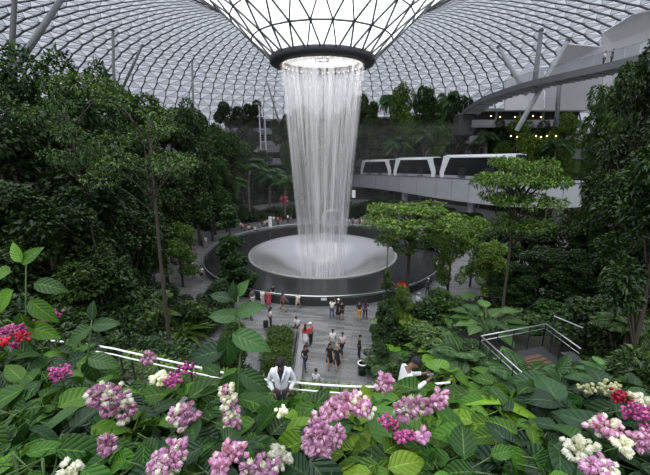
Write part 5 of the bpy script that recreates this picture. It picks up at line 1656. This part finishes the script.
# tall shoot with hanging leaves standing above the bed
def shoot(px_b, py_b, D, py_t, leaves, label, mat, sx=0):
    b = at(px_b, py_b, D); t = at(px_b + sx, py_t, D + .1); zg = H - 1.7
    root = empty('tall_leafy_shoot', (b.x, b.y, zg)); tag(root, label, 'plant', 'tall shoots above the bed')
    o = Vector(root.location)
    MB().tube([(0, 0, 0), b - o, (b - o).lerp(t - o, .5) + Vector((.01, 0, 0)), t - o], [.008, .006, .005, .003], 6).build('stem', M_stem, root, True)
    P = []; A = []; Nn = []; S = []
    for (px, py, L_, ax_, nz) in leaves:
        p_ = at(px, py, D + .03) - o; P.append(tuple(p_)); A.append(ax_); Nn.append(nz); S.append(L_)
    V, Fc, U = leafset(LV, LF, np.array(P), np.array(A, float), np.array(Nn, float), np.array(S), np.array(S), LUV)
    np_mesh('foliage', V, Fc, mat, root, uv=U, smooth=True)
shoot(238, 400, 1.25, 296, [(228, 336, .16, (-.1, -.15, -1), (0, -1, .15)), (232, 334, .17, (.75, -.2, -.15), (0, -.6, .8)), (226, 350, .17, (-1, -.1, -.1), (0, -.6, .8)), (236, 372, .2, (-.3, -.3, -.8), (.2, -1, .3)), (240, 372, .15, (.8, -.2, -.4), (0, -.6, .8)),
    (232, 300, .09, (-.6, -.1, .3), (0, -.6, .8)), (236, 296, .08, (.5, 0, .7), (0, -.8, .4)), (238, 318, .12, (-.7, -.1, .2), (0, -.6, .8)), (236, 314, .12, (.7, 0, .3), (0, -.7, .7)), (234, 298, .07, (0, -.2, 1), (0, -1, .1))], 'tall dark shoot with large hanging leaves rising above the flower bed', M_bed3)
shoot(80, 395, 1.6, 318, [(88, 360, .18, (.1, -.1, -1), (0, -1, .15)), (88, 358, .16, (.9, 0, -.2), (0, -.6, .8)), (85, 356, .16, (-.9, 0, -.2), (0, -.6, .8)), (92, 328, .16, (-.8, -.2, -.3), (0, -.7, .7)), (92, 326, .14, (.8, -.1, .2), (0, -.7, .7)), (93, 320, .1, (0, 0, 1), (0, -1, .1))], 'tall shoot with pointed leaves at the left side of the bed', M_bed3, 12)
shoot(22, 385, 1.9, 262, [(30, 300, .2, (.7, -.2, -.6), (0, -.8, .6)), (14, 290, .2, (-.7, -.2, -.6), (0, -.8, .6)), (34, 283, .18, (1, 0, -.2), (0, -.7, .7)), (12, 272, .18, (-1, 0, -.1), (0, -.7, .7)), (22, 264, .15, (.5, 0, .5), (0, -.8, .5)), (20, 312, .2, (.2, -.2, -1), (0, -1, .3)), (22, 262, .13, (-.4, 0, .8), (0, -.9, .3)), (26, 325, .2, (1, -.1, -.4), (0, -.8, .6)), (14, 330, .2, (-1, -.1, -.5), (0, -.8, .6))], 'tall shoot with light green leaves at the far left end of the bed', M_bed, 4)
shoot(560, 420, 1.5, 370, [(556, 385, .2, (.3, -.2, -.9), (0, -1, .3)), (552, 383, .17, (-.9, 0, -.2), (0, -.6, .8)), (560, 381, .17, (.9, 0, -.1), (0, -.6, .8)), (556, 372, .12, (.4, 0, .5), (0, -.8, .5))], 'shoot with wide leaves right of centre in the bed', M_bed3)
shoot(325, 475, .62, 400, [(300, 440, .0001, (0, 0, 1), (0, -1, 0))], 'x', M_bed) if False else None

# blossom heads: px, py, width px, height px, colours, florets
FL = [(113, 401, 58, 42, 'pw', 70), (184, 413, 26, 40, 'pw', 44), (231, 407, 22, 56, 'wp', 46), (318, 443, 30, 62, 'p', 72), (335, 438, 14, 26, 'p', 18), (170, 462, 52, 30, 'pw', 60), (232, 450, 26, 18, 'p', 26), (221, 468, 20, 20, 'p', 20),
      (262, 466, 44, 24, 'pw', 44), (282, 457, 24, 30, 'w', 28), (160, 378, 14, 14, 'w', 10), (172, 379, 20, 16, 'm', 18), (148, 357, 11, 9, 'p', 8), (188, 368, 22, 12, 'm', 14), (106, 443, 20, 20, 'p', 20),
      (345, 401, 22, 18, 'p', 26), (328, 411, 16, 16, 'p', 18), (362, 404, 26, 22, 'pw', 30), (384, 381, 16, 18, 'p', 22), (410, 407, 30, 34, 'pw', 60), (437, 403, 20, 26, 'p', 20), (390, 424, 24, 18, 'm', 34), (404, 433, 20, 14, 'm', 26), (422, 436, 14, 10, 'p', 9),
      (14, 330, 36, 18, 'm', 44), (22, 336, 16, 8, 'r', 14), (4, 341, 12, 8, 'r', 12), (52, 313, 34, 12, 'm', 34), (62, 369, 26, 9, 'm', 20), (54, 377, 16, 7, 'm', 12), (68, 470, 18, 12, 'w', 10),
      (572, 443, 36, 18, 'w', 32), (610, 430, 34, 16, 'pw', 30), (640, 412, 30, 30, 'm', 44), (625, 446, 20, 12, 'w', 14), (597, 467, 28, 14, 'p', 26), (645, 440, 22, 22, 'p', 30), (620, 396, 18, 12, 'r', 16), (640, 400, 16, 9, 'w', 12), (606, 385, 24, 10, 'y', 16), (588, 388, 16, 8, 'y', 10), (612, 468, 14, 10, 'w', 9), (340, 412, 12, 12, 'p', 10), (279, 410, 9, 7, 'w', 4), (16, 345, 10, 8, 'm', 8)]
M_yel = leaf_mat('bract_cream', (.6, .6, .3), (.75, .75, .55), trans=.3, rough=.6)
for i, (px, py, w_, h_, cc, n_) in enumerate(FL):
    D = rowD(py) * .9
    if py < 385: D = rowD(py) * .93
    P = at(px, py, D)
    dep = D * cos(PITCH) + (H - P.z) * sin(PITCH)
    rx = w_ / 2 * dep / F * .9; rz = h_ / 2 * dep / F * .9
    own = min(SHR, key=lambda s: (s.location.x - P.x) ** 2 + (s.location.y - P.y) ** 2)
    a_, b_, sh_ = {'p': (M_pink, M_wht, 0), 'pw': (M_pink, M_wht, .22), 'wp': (M_wht, M_pink, .35), 'w': (M_wht, M_wht, 0), 'm': (M_mag, M_mag, 0), 'r': (M_red, M_red, 0), 'y': (M_yel, M_yel, 0)}[cc]
    fl = .021 if cc not in 'mry' else .014
    fl *= (D / 1.0) ** .6
    rx *= .92; rz *= .92
    cluster(own, P, rx, rx * .8, rz, int(n_ * 2.3), a_, b_, sh_, fl, 300 + i)

# templates that found no place
for prs in PROTO.values():
    for pr in prs:
        if pr.name not in used_protos:
            for ch in list(pr.children): bpy.data.objects.remove(ch)
            bpy.data.objects.remove(pr)

# fine spray drifting round the falls
mv = bpy.data.materials.new('fine_mist'); mv.use_nodes = True
nt = mv.node_tree; nt.nodes.remove(nt.nodes['Principled BSDF'])
vs_ = nt.nodes.new('ShaderNodeVolumeScatter'); vs_.inputs['Color'].default_value = (.95, .97, 1, 1); vs_.inputs['Density'].default_value = 0.0016; vs_.inputs['Anisotropy'].default_value = 0.0
nt.links.new(vs_.outputs[0], nt.nodes['Material Output'].inputs['Volume'])
mist = MB().lathe([(0.01, .02), (33, .02), (33, 17.5), (0.01, 17.5)], (PC[0], 80, 0), 48).build('mist', mv)
tag(mist, 'thin haze of fine spray hanging over the far side of the garden', 'mist', kind='stuff')
